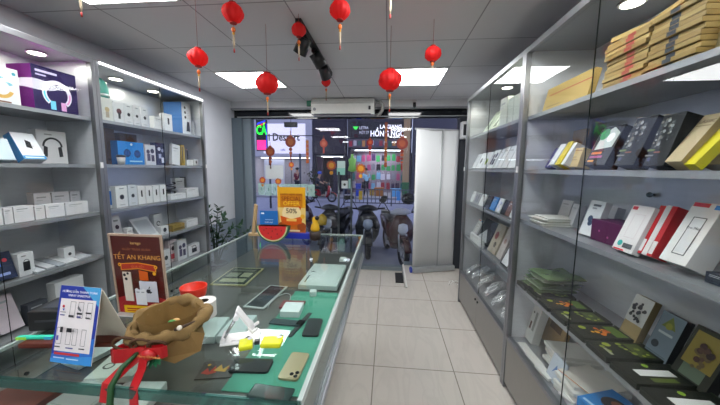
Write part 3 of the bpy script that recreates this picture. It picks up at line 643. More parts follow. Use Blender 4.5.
shelf_item('R', 0.920, 0.983, 1.018, 1.511, 0.148, 0.030, 'yellow_book', 'bright yellow book leaning beside the wide kraft box', 'book', None, 'd8cc20', None, 38, 0)
shelf_item('R', 1.000, 0.966, 1.060, 1.511, 0.153, 0.050, 'kraft_box', 'kraft box behind the bright yellow book at the picture edge', 'box', None, 'a8946c', None, 22, 0)
shelf_item('R', 1.060, 1.826, 1.929, 1.191, 0.130, 0.040, 'white_box', 'first tall plain white box leaning at the back, left of the seam', 'box', None, 'cfcfd3', LINES, 14, 0)
shelf_item('R', 1.020, 1.700, 1.753, 1.191, 0.124, 0.040, 'white_box', 'second plain white box leaning at the back, left of the seam', 'box', None, 'c4c4c8', LINES, 14, 0)
shelf_item('R', 0.950, 1.430, 1.530, 1.191, 0.172, 0.030, 'bracelet_box', 'white box with a dark bracelet picture, right of the seam', 'box', None, 'd8dce0', BRACE, 16, 0)
shelf_item('R', 1.080, 1.518, 1.622, 1.191, 0.135, 0.040, 'white_box', 'white box with grey window behind the magenta box', 'box', None, 'd4d6dc', [('r', .2, .1, .8, .55, 'a8aeb8')], 14, 0)
shelf_item('R', 0.950, 1.264, 1.442, 1.191, 0.096, 0.120, 'magenta_box', 'shiny magenta box lying on the third shelf', 'box', None, '541440', [('d', .3, .5, .03, 'a84a80'), ('d', .6, .3, .03, 'a84a80')], 0, 0)
shelf_item('R', 0.900, 1.143, 1.239, 1.191, 0.186, 0.030, 'case_box', 'white phone case box with a red logo patch, first of the red-edged row', 'box', None, 'e2dfe0', CASE, 20, 0, sides='d4d2d4')
shelf_item('R', 0.920, 1.129, 1.149, 1.191, 0.187, 0.055, 'case_box', 'thin box with a red spine, first behind the white phone case box', 'box', 'red-spined boxes', 'c8262e', [('r', .1, .05, .9, .3, 'e0dcdc')], 20, 0)
shelf_item('R', 0.920, 1.107, 1.127, 1.191, 0.190, 0.055, 'case_box', 'thin box with a red spine, second behind the white phone case box', 'box', 'red-spined boxes', 'd8d6d8', [('r', .1, .05, .9, .3, 'e0dcdc')], 20, 0)
shelf_item('R', 0.920, 1.086, 1.106, 1.191, 0.190, 0.055, 'case_box', 'thin box with a red spine, third behind the white phone case box', 'box', 'red-spined boxes', 'b82830', [('r', .1, .05, .9, .3, 'e0dcdc')], 20, 0)
shelf_item('R', 1.000, 1.145, 1.176, 1.191, 0.087, 0.040, 'toy_figure_box', 'small orange and brown pack behind the red-spined boxes', 'box', None, '5a4a3a', [('d', .5, .4, .3, 'c87828')], 0, 0)
shelf_item('R', 0.900, 0.947, 1.035, 1.191, 0.209, 0.075, 'screen_protector_box', 'large white box with a phone outline and red logo, near end of the third shelf', 'box', None, 'dddcdb', PHONEOUT, 24, 0, sides='cfcfcf')
shelf_item('R', 0.920, 0.834, 0.909, 1.191, 0.032, 0.080, 'dark_box', 'dark blue-black box lying at the near end of the third shelf', 'box', None, '262c3a', LINES, 0, 0)
shelf_item('R', 1.070, 1.289, 1.381, 0.756, 0.203, 0.030, 'notebook', 'upright notebook with a white cover and black ape-like blot', 'notebook', None, 'a08c60', [('r', 0, .38, 1, 1, 'c8c8c4')]+mosaic(3, 22, ['26282a', '34363a', '1c1e20'], .15, .85, .42, .9, .05, .1), 18, 0, sides='8a7a58')
shelf_item('R', 1.070, 1.150, 1.246, 0.756, 0.192, 0.030, 'notebook', 'upright slate blue notebook with a green badge', 'notebook', None, '6f7d88', [('p', [(.2, .7), (.8, .7), (.5, .95)], '6a7430'), ('d', .5, .74, .14, '8a8a30'), ('r', .2, .55, .8, .6, 'b0b8bc'), ('d', .3, .3, .16, '2c343a')], 18, 0, sides='1e2226')
shelf_item('R', 1.060, 0.996, 1.120, 0.756, 0.201, 0.040, 'notebook', 'upright dark notebook with a yellow-brown picture, nearest the viewer', 'notebook', None, '2c2e26', [('r', .1, .3, .9, .92, '8a7a34'), ('r', .2, .08, .8, .3, '5a6a58')]+mosaic(4, 22, ['4a3430', '5c4438', '6a5a3a', '3a2c28'], .18, .82, .3, .75, .05, .1), 22, 0, sides='16181a')
shelf_item('R', 0.950, 1.884, 1.980, 0.371, 0.258, 0.050, 'comic_book', 'white box with small black print at the far end of the bottom shelf', 'box', None, 'c6c8c6', [('d', .3, .75, .08, '4a4a4a'), ('r', .55, .3, .8, .8, '8a8c8a'), ('r', .2, .3, .4, .5, '5a3a3a')], 12, 0)
shelf_item('R', 1.060, 1.781, 1.980, 0.371, 0.279, 0.030, 'kraft_carton', 'brown carton with dark print leaning behind the white sheet', 'box', None, '9a7c54', [('r', .2, .4, .8, .6, '5e4426'), ('r', .3, .7, .7, .75, '5e4426')], 14, 0)
shelf_item('R', 0.900, 1.495, 1.611, 0.371, 0.140, 0.012, 'leaflet', 'pale leaflet with blue scribble leaning on the brown carton', 'leaflet', None, 'bcc6d2', [('p', [(.3, .3), (.5, .7), (.7, .4), (.5, .5)], '5a7ab0')], 16, 0)
# right cabinet nearer the shop front
shelf_item('R', 0.950, 2.548, 2.699, 1.851, 0.248, 0.090, 'gift_bag', 'white paper bag, left of the pair on the top shelf', 'bag', None, 'd6dcd2', LINES, 0, 0)
shelf_item('R', 0.950, 2.308, 2.526, 1.851, 0.216, 0.090, 'gift_bag', 'white paper bag, right of the pair on the top shelf', 'bag', None, 'cdd4cc', [('r', .45, 0, .5, 1, 'a8b0a8')], 0, 0)
shelf_item('R', 0.950, 3.012, 3.197, 1.851, 0.263, 0.020, 'card', 'pale card leaning back on the top shelf, farther from the paper bags', 'card', None, 'c2ccb8', [('p', [(.2, .2), (.8, .2), (.5, .7)], '7a8474')], 32, 0)
shelf_item('R', 0.950, 2.822, 2.982, 1.851, 0.250, 0.020, 'card', 'pale card leaning back on the top shelf, next to the paper bags', 'card', None, 'd5dccc', [('p', [(.2, .2), (.8, .2), (.5, .7)], '7a8474')], 32, 0)
shelf_item('R', 1.120, 2.734, 2.957, 1.511, 0.285, 0.050, 'tall_white_box', 'tall white pack standing at the back of the second shelf', 'box', None, 'd0d2da', None, 0, 0)
shelf_item('R', 0.900, 3.169, 3.300, 1.511, 0.161, 0.022, 'accessory_pack', 'white pack leaning on the second far right shelf, first from the shop front', 'pack', 'leaning white packs', 'd2d6dc', LINES, 24, 0)
shelf_item('R', 0.900, 3.002, 3.150, 1.511, 0.164, 0.022, 'accessory_pack', 'white pack leaning on the second far right shelf, second from the shop front', 'pack', 'leaning white packs', 'dfe2e6', CIRCLE, 24, 0)
shelf_item('R', 0.900, 2.823, 2.984, 1.511, 0.165, 0.022, 'accessory_pack', 'white pack leaning on the second far right shelf, third from the shop front', 'pack', 'leaning white packs', 'd2d6dc', [('d', .5, .4, .2, '8aa03a')], 24, 0)
shelf_item('R', 0.900, 2.665, 2.807, 1.511, 0.175, 0.022, 'accessory_pack', 'white pack leaning on the second far right shelf, fourth from the shop front', 'pack', 'leaning white packs', 'dfe2e6', FIGS, 24, 0)
shelf_item('R', 0.900, 2.569, 2.638, 1.511, 0.176, 0.022, 'accessory_pack', 'white pack leaning on the second far right shelf, fifth from the shop front', 'pack', 'leaning white packs', 'd2d6dc', LINES, 24, 0)
shelf_item('R', 0.900, 2.480, 2.556, 1.511, 0.188, 0.022, 'accessory_pack', 'white pack leaning on the second far right shelf, sixth from the shop front', 'pack', 'leaning white packs', 'dfe2e6', LINES, 24, 0)
shelf_item('R', 0.900, 2.359, 2.468, 1.511, 0.188, 0.022, 'accessory_pack', 'white pack leaning on the second far right shelf, seventh from the shop front', 'pack', 'leaning white packs', 'd2d6dc', LINES, 24, 0)
shelf_item('R', 0.900, 2.214, 2.347, 1.511, 0.186, 0.022, 'accessory_pack', 'white pack leaning on the second far right shelf, eighth from the shop front', 'pack', 'leaning white packs', 'dfe2e6', LINES, 24, 0)
shelf_item('R', 0.900, 3.195, 3.300, 1.151, 0.122, 0.020, 'case_pack', 'pale phone case pack in the row on the third far right shelf', 'pack', 'phone case packs', 'c9ccd0', LINES, 20, 0)
shelf_item('R', 0.900, 3.018, 3.170, 1.151, 0.118, 0.020, 'case_pack', 'grey phone case pack in the row on the third far right shelf', 'pack', 'phone case packs', '8d9298', FIGS, 20, 0)
shelf_item('R', 0.900, 2.860, 2.996, 1.151, 0.118, 0.020, 'case_pack', 'white phone case pack in the row on the third far right shelf', 'pack', 'phone case packs', 'd5d8da', LINES, 20, 0)
shelf_item('R', 0.900, 2.705, 2.826, 1.151, 0.119, 0.020, 'case_pack', 'dark phone case pack in the row on the third far right shelf', 'pack', 'phone case packs', '3a3f46', DOT, 20, 0)
shelf_item('R', 0.900, 2.566, 2.674, 1.151, 0.120, 0.020, 'case_pack', 'bright blue phone case pack in the row on the third far right shelf', 'pack', 'phone case packs', '4a86c8', LINES, 20, 0)
shelf_item('R', 0.900, 2.441, 2.538, 1.151, 0.121, 0.020, 'case_pack', 'white patterned phone case pack in the row on the third far right shelf', 'pack', 'phone case packs', 'd0d2d4', FIGSB, 20, 0)
shelf_item('R', 0.900, 2.338, 2.426, 1.151, 0.120, 0.020, 'case_pack', 'black phone case pack in the row on the third far right shelf', 'pack', 'phone case packs', '2c2f34', DOT, 20, 0)
shelf_item('R', 0.900, 2.252, 2.334, 1.151, 0.119, 0.020, 'case_pack', 'brown phone case pack in the row on the third far right shelf', 'pack', 'phone case packs', '6a4c44', LINES, 20, 0)
shelf_item('R', 0.900, 2.172, 2.248, 1.151, 0.117, 0.020, 'case_pack', 'pale grey phone case pack in the row on the third far right shelf', 'pack', 'phone case packs', 'c4c6c8', LINES, 20, 0)
shelf_item('R', 0.930, 3.171, 3.300, 0.776, 0.197, 0.030, 'phone_box', 'white box leaning on a black one at the far end of the fourth shelf', 'box', None, 'c8ccd0', PHONEOUT, 26, 0)
shelf_item('R', 0.930, 2.782, 3.132, 0.776, 0.243, 0.030, 'phone_box', 'black and white box leaning beside the white one on the fourth shelf', 'box', None, '3c4046', [('p', [(.0, .0), (.9, .1), (.5, .6)], 'c0c4c8')], 26, 0)
shelf_item('R', 0.880, 2.737, 3.137, 0.776, 0.077, 0.020, 'phone_box', 'flat white box lying at the front of the fourth shelf', 'box', None, 'd0d4d6', LINES, 0, 0)
shelf_item('R', 0.910, 2.514, 2.690, 0.776, 0.263, 0.030, 'case_pack', 'beige patterned pack leaning on the fourth shelf', 'pack', None, 'b0a898', [('d', .4, .6, .2, '8a4a48'), ('d', .6, .3, .15, '5a5048')], 20, 0)
shelf_item('R', 0.910, 2.379, 2.477, 0.776, 0.300, 0.030, 'case_pack', 'pale patterned pack leaning next to the white phone case', 'pack', None, 'c0b8b4', [('d', .5, .5, .22, 'a08078')], 20, 0)
shelf_item('R', 0.880, 2.161, 2.295, 0.776, 0.210, 0.030, 'phone_case', 'white phone case with a black rim at the near end of the fourth shelf', 'phone case', None, 'd8dadc', [('o', .0, .0, 1, 1, .08, '2a2c30')], 24, 0)
shelf_item('R', 0.950, 2.213, 2.322, 0.776, 0.283, 0.030, 'case_pack', 'dark pack at the near end of the fourth shelf behind the white phone case', 'pack', None, '3a3a40', LINES, 18, 0)

# ---------------------------------------------------------------- other goods in the cabinets
o = empty('plush_lamp', (-2.125, 2.055, 2.003), 'mint dome shaped lamp on a white box, under the light strip', 'lamp')
b = MB(); b.lathe([(.045, 0), (.05, .03), (.048, .07), (.036, .115), (.012, .14), (0, .142)], 20, m('5fb8a8', .4)); b.build('shade', None, o)
b = MB(); b.lathe([(.0525, .012), (.0535, .02), (.0525, .028)], 20, m('d8e8e4', .4)); b.build('band', None, o)
o = empty('cup', (-2.07, 2.12, 1.5175), 'small white cup with a dark lid in front of the tall wooden box', 'cup')
b = MB(); b.lathe([(.022, 0), (.028, .055)], 16, m('c8c8c6', .4)); b.build('body', None, o)
b = MB(); b.lathe([(.03, .0555), (.03, .066), (.024, .074)], 16, m('26282a', .4)); b.build('lid', None, o)
o = MB(); o.tube([(-2.13+.035*math.cos(t*.5), 2.70+.05*math.sin(t*.5), 1.246+.0035*t) for t in range(30)], .006, 6, m('1c1d20', .5))
tag(o.build('cable_coil'), 'black cable coil lying on the flat white box, third shelf right of the seam', 'cable')
b = MB(); b.sphere((0, 0, 0), .012, m('101114', .4)); b.cyl((0, 0, 0), (.02, 0, 0), .006, ma=m('101114', .4))
tag(b.build('suction_hook', loc=(1.205, 1.47, 1.40)), 'tiny black hook on the back panel above the white bracelet box', 'hook')

# two stacks of kraft notebooks on the top right shelf
KR = ['a48a55', '9a804c', 'ae955f']
for st, (y0, y1, n, bandc, nm) in enumerate(((1.19, 1.40, 11, 'a03c30', 'red'), (1.005, 1.185, 11, '2a3442', 'dark blue'))):
    for k in range(n):
        jx = random.uniform(-.008, .008)
        o = pbox('kraft_notebook', '%s kraft notebook from the bottom of the stack with %s spine bands' % (ORD[k], nm), 'notebook', 'kraft notebooks in two stacks', (1.03+jx, (y0+y1)/2, 1.842+k*.0172), (y1-y0, .24, .0155), -90+random.uniform(-1.5, 1.5), KR[k % 3], None, bev=.002)
        art(o, y1-y0, .0155, -.12, [('r', .52 if st == 0 else .38, .05, .70 if st == 0 else .56, .95, bandc), ('r', 0, .0, 1, .12, '7a6238')], 'spine_band')
pbox('kraft_notebook', 'kraft notebook with a dark cover lying askew on top of the red-banded stack', 'notebook', None, (1.03, 1.27, 2.0335), (.26, .19, .018), -78, '4a4034', [('r', 0, 0, 1, 1, 'b89c60')])
pbox('kraft_notebook', 'loose kraft notebook lying slanted between the stacks and the dark cover', 'notebook', None, (1.04, 1.18, 2.0545), (.2, .17, .016), -100, 'bd9f64', None)
for k in range(3):
    pbox('dark_booklet', '%s dark brown booklet on end beside the blue-banded stack' % ORD[k], 'booklet', 'dark booklets beside the kraft notebooks', (1.10, .985-k*.022, 1.842), (.018, .17, .19-.006*k), -90, '2c2018', [('r', .1, .1, .9, .3, 'b0925a')])

# flat green and black notebooks with the front edge towards the aisle
PICS = [GREENBOOK, GREENBOOK, ORANGEBOOK, GREENBOOK, ORANGEBOOK, GREENBOOK, WHITESTRIP, WHITESTRIP]
for k in range(8):
    yy = 1.90-k*.137
    o = pbox('notebook', '%s flat black and green notebook on the fourth shelf, counted from the cabinet divider' % ORD[k], 'notebook', 'flat notebooks on the fourth shelf', (.975, yy, .757), (.118, .22, .024), -90+random.uniform(-3, 3), '1a1f1b', None, bev=.002)
    b = MB()
    a = art(o, .114, .21, 0, PICS[k] + [('r', .0, .97, 1, 1, '2e3a2a')], 'cover_picture')
    a.rotation_euler = (-PI/2, 0, 0); a.location = (0, -.105, .0242)
for k in range(5):
    b = MB(); w = .13
    n = 6
    for i in range(n):
        for j in range(n):
            u0, u1, v0, v1 = [(-.5+q/n) for q in (i, i+1, j, j+1)]
            f = lambda u, v: .005*math.sin(u*9+k)*math.cos(v*8+k*2)
            b.poly([(u0*.22, v0*.2, f(u0, v0)), (u1*.22, v0*.2, f(u1, v0)), (u1*.22, v1*.2, f(u1, v1)), (u0*.22, v1*.2, f(u0, v1))], m(['6a7c5a', '8a9a80', '5c7050', '98a490', '728662'][k], .15))
    bmesh.ops.remove_doubles(b.bm, verts=b.bm.verts, dist=1e-5)
    o = b.build('plastic_bag', loc=(.995+.006*k, 1.835-.008*k, .80+.022*k)); o.rotation_euler = (0, 0, random.uniform(-.15, .15))
    sd = o.modifiers.new('thickness', 'SOLIDIFY'); sd.thickness = .004
    tag(o, '%s clear green plastic wallet from the bottom of the pile at the cabinet divider' % ORD[k], 'plastic wallet', 'green plastic wallets in a pile')

# bottom shelf of the near right cabinet: paper, envelopes
PAP = ['d6d6d2', 'cfcfca', 'dcdcd8', 'd2cec6']
for k in range(6):
    pbox('paper_pack', '%s white paper pack from the bottom of the taller pile' % ORD[k], 'paper', 'white packs piled on the bottom shelf', (1.07+random.uniform(-.012, .012), 1.66+random.uniform(-.01, .01), .372+k*.0205), (.16, .22, .019), -90+random.uniform(-6, 6), PAP[k % 4], None, bev=.003)
for k in range(5):
    pbox('paper_pack', '%s white paper pack from the bottom of the low pile' % ORD[k], 'paper', 'white packs piled on the bottom shelf', (1.03+random.uniform(-.015, .015), 1.45+random.uniform(-.01, .01), .372+k*.0205), (.17, .24, .019), -90+random.uniform(-9, 9), PAP[(k+1) % 4], None, bev=.003)
for k in range(3):
    pbox('envelope', '%s long white envelope along the bottom shelf edge by the seam' % ORD[k], 'envelope', 'white envelopes on the bottom shelf', (.90, 1.85-.12*k, .372+.001*k), (.115, .05, .006+.004*k), -90+4*k, 'dadbd9', None)
for k in range(4):
    pbox('envelope', '%s small pale envelope in the corner pile at the near end of the bottom shelf' % ORD[k], 'envelope', 'pale envelopes in a corner pile', (.92, 1.42-.01*k, .372+.008*k), (.12, .05, .007), -96+10*k, ['c4bfd0', 'd6d6d8', 'cdc8d4', 'dcdcdc'][k], None)
pbox('envelope', 'white envelope with an orange edge lying on the low paper pile', 'envelope', None, (1.02, 1.44, .4765), (.19, .19, .006), -74, 'd8d4cc', [('r', 0, .2, 1, .9, 'd08a5a')])
o = pbox('print_sheet', 'blue glossy box with a dark round picture on the low paper pile', 'box', None, (.99, 1.26, .372), (.15, .2, .125), -72, '2a80c8', None)
a = art(o, .15, .2, 0, [('d', .5, .55, .3, '2a2c34'), ('d', .55, .6, .15, '8a5a40'), ('r', .1, .05, .9, .12, 'a8d0f0')], 'cover_picture'); a.rotation_euler = (-PI/2, 0, 0); a.location = (0, -.1, .1252)

for k in range(7):
    pbox('envelope', '%s white sheet pack from the bottom of the flat pile on the third shelf' % ORD[k], 'envelope', 'white packs in a flat pile on the third shelf', (.99+random.uniform(-.02, .02), 1.80+random.uniform(-.015, .015), 1.1915+k*.0062), (.17, .19, .005), -90+random.uniform(-9, 9), PAP[k % 4], None, bev=.001)
# bagged cables on the bottom shelf of the far right cabinet
WIRE = m('d8dade', .4)
for k in range(12):
    yy = 3.2-.098*k; xx = .955 + .05*(k % 2)
    o = empty('cable_bag', (xx, yy, .372), '%s clear bag with white cable from the shop front end of the bottom shelf' % ORD[k], 'cable bag', 'clear cable bags on the bottom shelf', (0, math.radians(-34), random.uniform(-.3, .3)))
    o.location.z += .068
    b = MB(); n = 5; ph = random.random()*6
    P2 = []
    for i in range(n):
        for j in range(n):
            q = []
            for ii, jj in ((i, j), (i+1, j), (i+1, j+1), (i, j+1)):
                u, v = ii/n-.5, jj/n-.5
                q.append((v*.17, u*.085, (.018*(1-4*u*u)*(1-4*v*v)+.006*math.sin(9*u+7*v+ph))))
            b.poly(q, FILM)
    bmesh.ops.remove_doubles(b.bm, verts=b.bm.verts, dist=1e-5)
    b.build('film', None, o)
    b = MB(); b.tube([(.05*math.cos(t*.7), .028*math.sin(t*.7), .004+.0006*t) for t in range(22)], .0028, 5, WIRE); b.box(-.07, -.05, -.01, .01, .002, .012, m('e4e4e6', .3), bev=.002); b.build('cable', None, o)

# ================================================================ the glass counter
CX0, CX1, CY0, CY1 = -1.27, -.215, .685, 2.62
ct = empty('display_counter', ((CX0+CX1)/2, (CY0+CY1)/2, 0), 'long glass display counter with phones on a green mat inside', 'counter')
hx, hy = (CX1-CX0)/2, (CY1-CY0)/2
CF = m('8b9094', .35, .6)
boxpart('plinth', -hx+.12, hx-.26, -hy+.12, hy-.1, .0012, .70, m('6e7174', .5), ct)
boxpart('deck', -hx, hx, -hy, hy, .70, .735, m('4c4844', .35, sc=60), ct, .003)
b = MB(); b.box(hx+.0005, hx+.014, -hy, hy, .70, .728, CF, bev=.003); b.box(hx+.0005, hx+.006, -hy, hy, .733, .742, CF); b.build('side_rail', None, ct)
b = MB(); b.pane(-hx, hx, -hy, hy, .888, .90, TOPGLASS, EDGE); b.build('glass_top', None, ct)
SIDEG = glass('frosted_side', (.80, .86, .85), .8, .16, (.55, .62, .60))
for a in ((-hx+.001, -hx+.007, -hy+.008, hy-.008), (hx-.007, hx-.001, -hy+.008, hy-.008)):
    b = MB(); b.pane(*a, .7355, .8875, SIDEG if a[0] > 0 else GLASS, EDGE); b.build('side_glass', None, ct)
for a in ((-hx+.001, hx-.001, -hy+.001, -hy+.007), (-hx+.001, hx-.001, hy-.007, hy-.001)):
    b = MB(); b.pane(*a, .7355, .8875, GLASS, EDGE); b.build('end_glass', None, ct)
b = MB(); b.box(hx-.010, hx+.004, -hy, hy, .878, .9025, m('aebcb9', .25, .2), bev=.002); b.build('edge_trim', None, ct)
b = MB(); b.box(-hx-.004, -hx+.008, -hy, hy, .889, .9025, m('aebcb9', .25, .2), bev=.002); b.build('edge_trim', None, ct)
b = MB(); b.box(-hx+.009, hx-.011, hy-.008, hy+.004, .889, .9025, m('aebcb9', .25, .2), bev=.002); b.build('edge_trim', None, ct)
b = MB(); b.pane(-hx+.002, hx-.012, -hy-.007, -hy-.001, .868, .893, EDGE, EDGE); b.build('front_lip', None, ct)
for sx in (-1, 1):
    b = MB(); b.box(sx*(hx-.02)-.012, sx*(hx-.02)+.012, -hy-.012, -hy-.007, .845, .888, m('5e7470', .25, .5)); b.build('clamp', None, ct)

DZ = .7362
TZ = .9012
# --- inside the counter
b = MB(); b.box(-.56, -.283, .885, 1.715, DZ, .7385, m('4f9c86', .7, sc=90)); tag(b.build('display_mat'), 'sea green mat lying inside the glass counter under the phones', 'mat')
MZ = .739
def slab(name, label, cat, group, cx, cy, z, w, l, h, rot, col, r=.2, bev=.004, pic=None, rough=None):
    """thing lying flat: w across, l along its own length"""
    o = pbox(name, label, cat, group, (cx, cy, z), (w, l, h), rot, m(col, r), None, bev=bev)
    if pic:
        a = art(o, w, l, 0, pic, 'top_print'); a.rotation_euler = (-PI/2, 0, 0); a.location = (0, -l/2, h+.0001)
    return o
def phone(label, cx, cy, rot, col, z=MZ, cams=True, screen=False, group=None, r=.3):
    o = empty('smartphone', (cx, cy, z), label, 'phone', group, (0, 0, math.radians(rot)))
    b = MB(); rr = .012; pts = []
    for qx, qy, a0 in ((.038-rr, .077-rr, 0), (-.038+rr, .077-rr, 90), (-.038+rr, -.077+rr, 180), (.038-rr, -.077+rr, 270)):
        for i in range(7): a = math.radians(a0+15*i); pts.append((qx+rr*math.cos(a), qy+rr*math.sin(a)))
    b.prism(pts, .008, m(col, r, .1), Matrix(((1, 0, 0, 0), (0, 0, 1, 0), (0, 1, 0, 0), (0, 0, 0, 1)))); b.build('body', None, o)
    if screen:
        boxpart('screen', -.035, .035, -.074, .074, .0081, .0086, m('0c0e11', .05, spec=.8), o)
    if cams:
        cb = boxpart('camera_bump', -.034, .001, .035, .072, .0081, .0096, m(col, .3), o, .0005)
        for qx, qy in ((-.026, .063), (-.026, .044), (-.008, .0535)):
            b = MB(); b.cyl((qx, qy, .0096), (qx, qy, .0112), .0075, ma=m('15161a', .1), n=14); b.build('lens', None, cb)
    return o
phone('gold smartphone lying face down with three camera lenses, front corner of the green mat', -.345, 1.03, 178, 'b39a78')
phone('black smartphone lying sideways on the green mat, nearest the counter front', -.512, 1.012, 94, '14171c', r=.55)
b_ = phone('black smartphone lying near the right glass edge behind the gold one', -.345, 1.31, 4, '1a1f24', cams=False, r=.5)
w = empty('smart_watch', (-.413, 1.335, MZ), 'black smart watch stretched out on the green mat', 'watch', None, (0, 0, math.radians(-9)))
b = MB(); n = 14; st = []
for i in range(n+1):
    v = -.115+.23*i/n; hw = .0105+.004*math.exp(-(v/.05)**2)
    st.append((v, hw))
for (v0, w0), (v1, w1) in zip(st, st[1:]):
    b.box(-w0, w0, v0, v1, .001, .004, m('17191c', .5))
b.build('strap', None, w)
b = MB(); b.box(-.018, .018, -.021, .021, .003, .013, m('15171a', .15), bev=.004); b.build('case', None, w)
boxpart('dial', -.015, .015, -.018, .018, .0131, .0137, m('06080a', .05), w)
def budcase(label, cx, cy, w, rot):
    o = empty('earbud_case', (cx, cy, TZ), label, 'earbud case', 'yellow earbud cases', (0, 0, math.radians(rot)))
    b = MB(); b.box(-w/2, w/2, -.026, .026, .0005, .018, m('d4d820', .4), bev=.007); b.build('cover', None, o)
    b = MB(); b.cyl((w*.3, .012, .0203), (w*.3, .012, .0215), .008, ma=m('cfd2d6', .3), n=14); b.build('button', None, o)
    b = MB(); b.tube([(w/2-.014, .022, .010), (w/2-.026, .034, .010), (w/2-.016, .044, .010), (w/2-.004, .033, .010)], .0025, 6, m('3a3c40', .3, .6)); b.build('clip', None, o)
budcase('larger yellow earbud case lying on the glass right of the phone stand', -.385, .915, .070, 6)
budcase('smaller yellow earbud case at the foot of the phone stand', -.468, .893, .045, 25)
slab('puck', 'small dark round clip piece beside the yellow case', 'clip', None, -.437, .912, TZ, .018, .018, .014, 20, '1d1f24', .3, .006)
slab('glass_charger', 'dark flat phone lying before the white earbud box', 'phone', None, -.49, 1.335, MZ, .155, .05, .008, -3, '39474c', .15)
o = pbox('earbud_box', 'white earbud box on the green mat beside the red case', 'box', None, (-.492, 1.445, MZ), (.10, .11, .032), 3, 'eceef0', None)
slab('wallet_case', 'dark red phone case lying behind the white earbud box', 'phone case', None, -.515, 1.52, DZ+.003, .13, .085, .012, 4, '8a1f2c', .45)
def tablet(label, cx, cy, w, l, rot, frame, screen, name='tablet'):
    o = empty(name, (cx, cy, DZ), label, 'tablet', None, (0, 0, math.radians(rot)))
    b = MB(); b.box(-w/2, w/2, -l/2, l/2, .0005, .008, m(frame, .3, .2), bev=.003); b.build('body', None, o)
    boxpart('screen', -w/2+.012, w/2-.012, -l/2+.014, l/2-.014, .0081, .0086, m(screen, .08), o)
    return o
tablet('silver framed tablet with a dark grey screen in the middle of the counter', -.705, 1.62, .125, .31, -5, 'c2c4c4', '3a4044')
o = tablet('gold framed display board with dark print at the left side inside the counter', -1.035, 1.91, .24, .33, 3, 'b8ad7c', '3c4038', 'display_board')
a = art(o, .20, .28, 0, [('r', .08, .08, .92, .3, '8a8868'), ('r', .08, .4, .5, .7, '6a6c58'), ('r', .58, .4, .92, .7, '8e8c70'), ('r', .1, .78, .9, .92, '55584a')], 'printed_panel'); a.rotation_euler = (-PI/2, 0, 0); a.location = (0, -.14, .009)
o = slab('tablet_box', 'white tablet box lying open end to the right inside the counter', 'box', None, -.43, 1.96, DZ, .25, .42, .03, 0, 'd6dcda', .4, .003, [('o', .06, .05, .94, .95, .01, 'aab4b2'), ('r', .1, .55, .2, .6, '3a4444'), ('r', .1, .1, .14, .4, '4a5454')])
slab('charger_cube', 'small white charger cube in front of the white tablet box', 'charger', None, -.435, 1.665, MZ, .04, .045, .032, 12, 'e8eaea', .3, .006)
b = MB(); b.tube([(-.60+.05*math.cos(t*.35), 1.55+.12*math.sin(t*.35), DZ+.005) for t in range(12)], .0022, 6, m('c4c6c6', .4)); tag(b.build('charging_cable'), 'thin white cable arching beside the silver framed tablet', 'cable')
for k, (cx, cy, w, l, rot) in enumerate(((-.80, 1.215, .10, .17, 8), (-.685, 1.24, .11, .19, 4))):
    slab('accessory_box', ['white flat box inside the counter, left of the pair beside the bag', 'white flat box inside the counter under the phone stand'][k], 'box', None, cx, cy, DZ, w, l, .035, rot, 'c9d2d2', .4, .003)
o = slab('brand_plate', 'dark tag with red and gold ornaments inside the counter beside the bag', 'tag', None, -.632, .985, DZ, .13, .10, .002, 12, '39302e', .4, .0003,
     [('p', [(.08, .3), (.2, .6), (.3, .35), (.4, .7), (.5, .3), (.3, .2)], 'b03a30'), ('p', [(.4, .4), (.55, .75), (.65, .45), (.8, .7), (.75, .3)], 'c89a40'), ('d', .85, .5, .07, 'b03a30'), ('d', .2, .75, .05, 'c89a40')])
# front row seen through the front glass
slab('tablet', 'grey tablet box at the left front inside the counter', 'box', None, -.98, .80, DZ, .15, .12, .02, -6, 'b9bcb8', .35, .003, [('o', .05, .05, .95, .95, .012, '8a8e8a')])
slab('tablet_box', 'pale tablet box behind the grey one, front row inside the counter', 'box', None, -.985, .935, DZ, .16, .13, .025, 12, 'd4d5cc', .4, .003, [('d', .25, .5, .12, '3a3a38'), ('d', .25, .5, .08, 'd4d5cc'), ('r', .5, .3, .85, .6, 'b0ae9c')])
slab('wooden_tray', 'red-brown tray at the left front corner inside the counter', 'tray', None, -1.165, .765, DZ, .18, .12, .03, -4, '6e3426', .45, .004)
slab('white_case', 'white box at the front inside the counter below the red ribbon', 'box', None, -.81, .80, DZ, .14, .13, .03, 6, 'd9dcda', .4, .004)
slab('white_case', 'long white box along the left glass inside the counter', 'box', None, -1.17, 1.06, DZ, .11, .26, .02, -14, 'd2d6d6', .4, .004)
slab('leaflet', 'purple and white leaflet with black bars, front right inside the counter', 'leaflet', None, -.52, .795, DZ, .19, .14, .004, 0, 'dcdce2', .4, .001,
     [('r', 0, 0, .08, 1, '6a3a70'), ('r', .2, .1, .34, .9, '1c1e26'), ('r', .42, .1, .5, .9, '3a4a70'), ('r', .6, .1, .74, .8, '1c1e26'), ('r', .9, 0, 1, 1, '5a2a60')])
slab('white_case', 'white sleeve at the right front corner inside the counter', 'box', None, -.33, .775, DZ, .13, .1, .02, -5, 'd8d8d2', .4, .003)
slab('dark_phone', 'black phone lying across the front edge of the green mat', 'phone', None, -.38, .885, MZ, .15, .06, .008, -4, '2c3a3a', .15)
slab('name_tag', 'tiny white tag at the far right corner inside the counter', 'tag', None, -.36, 2.36, DZ, .05, .08, .02, 0, 'e4e4e0', .4, .002)

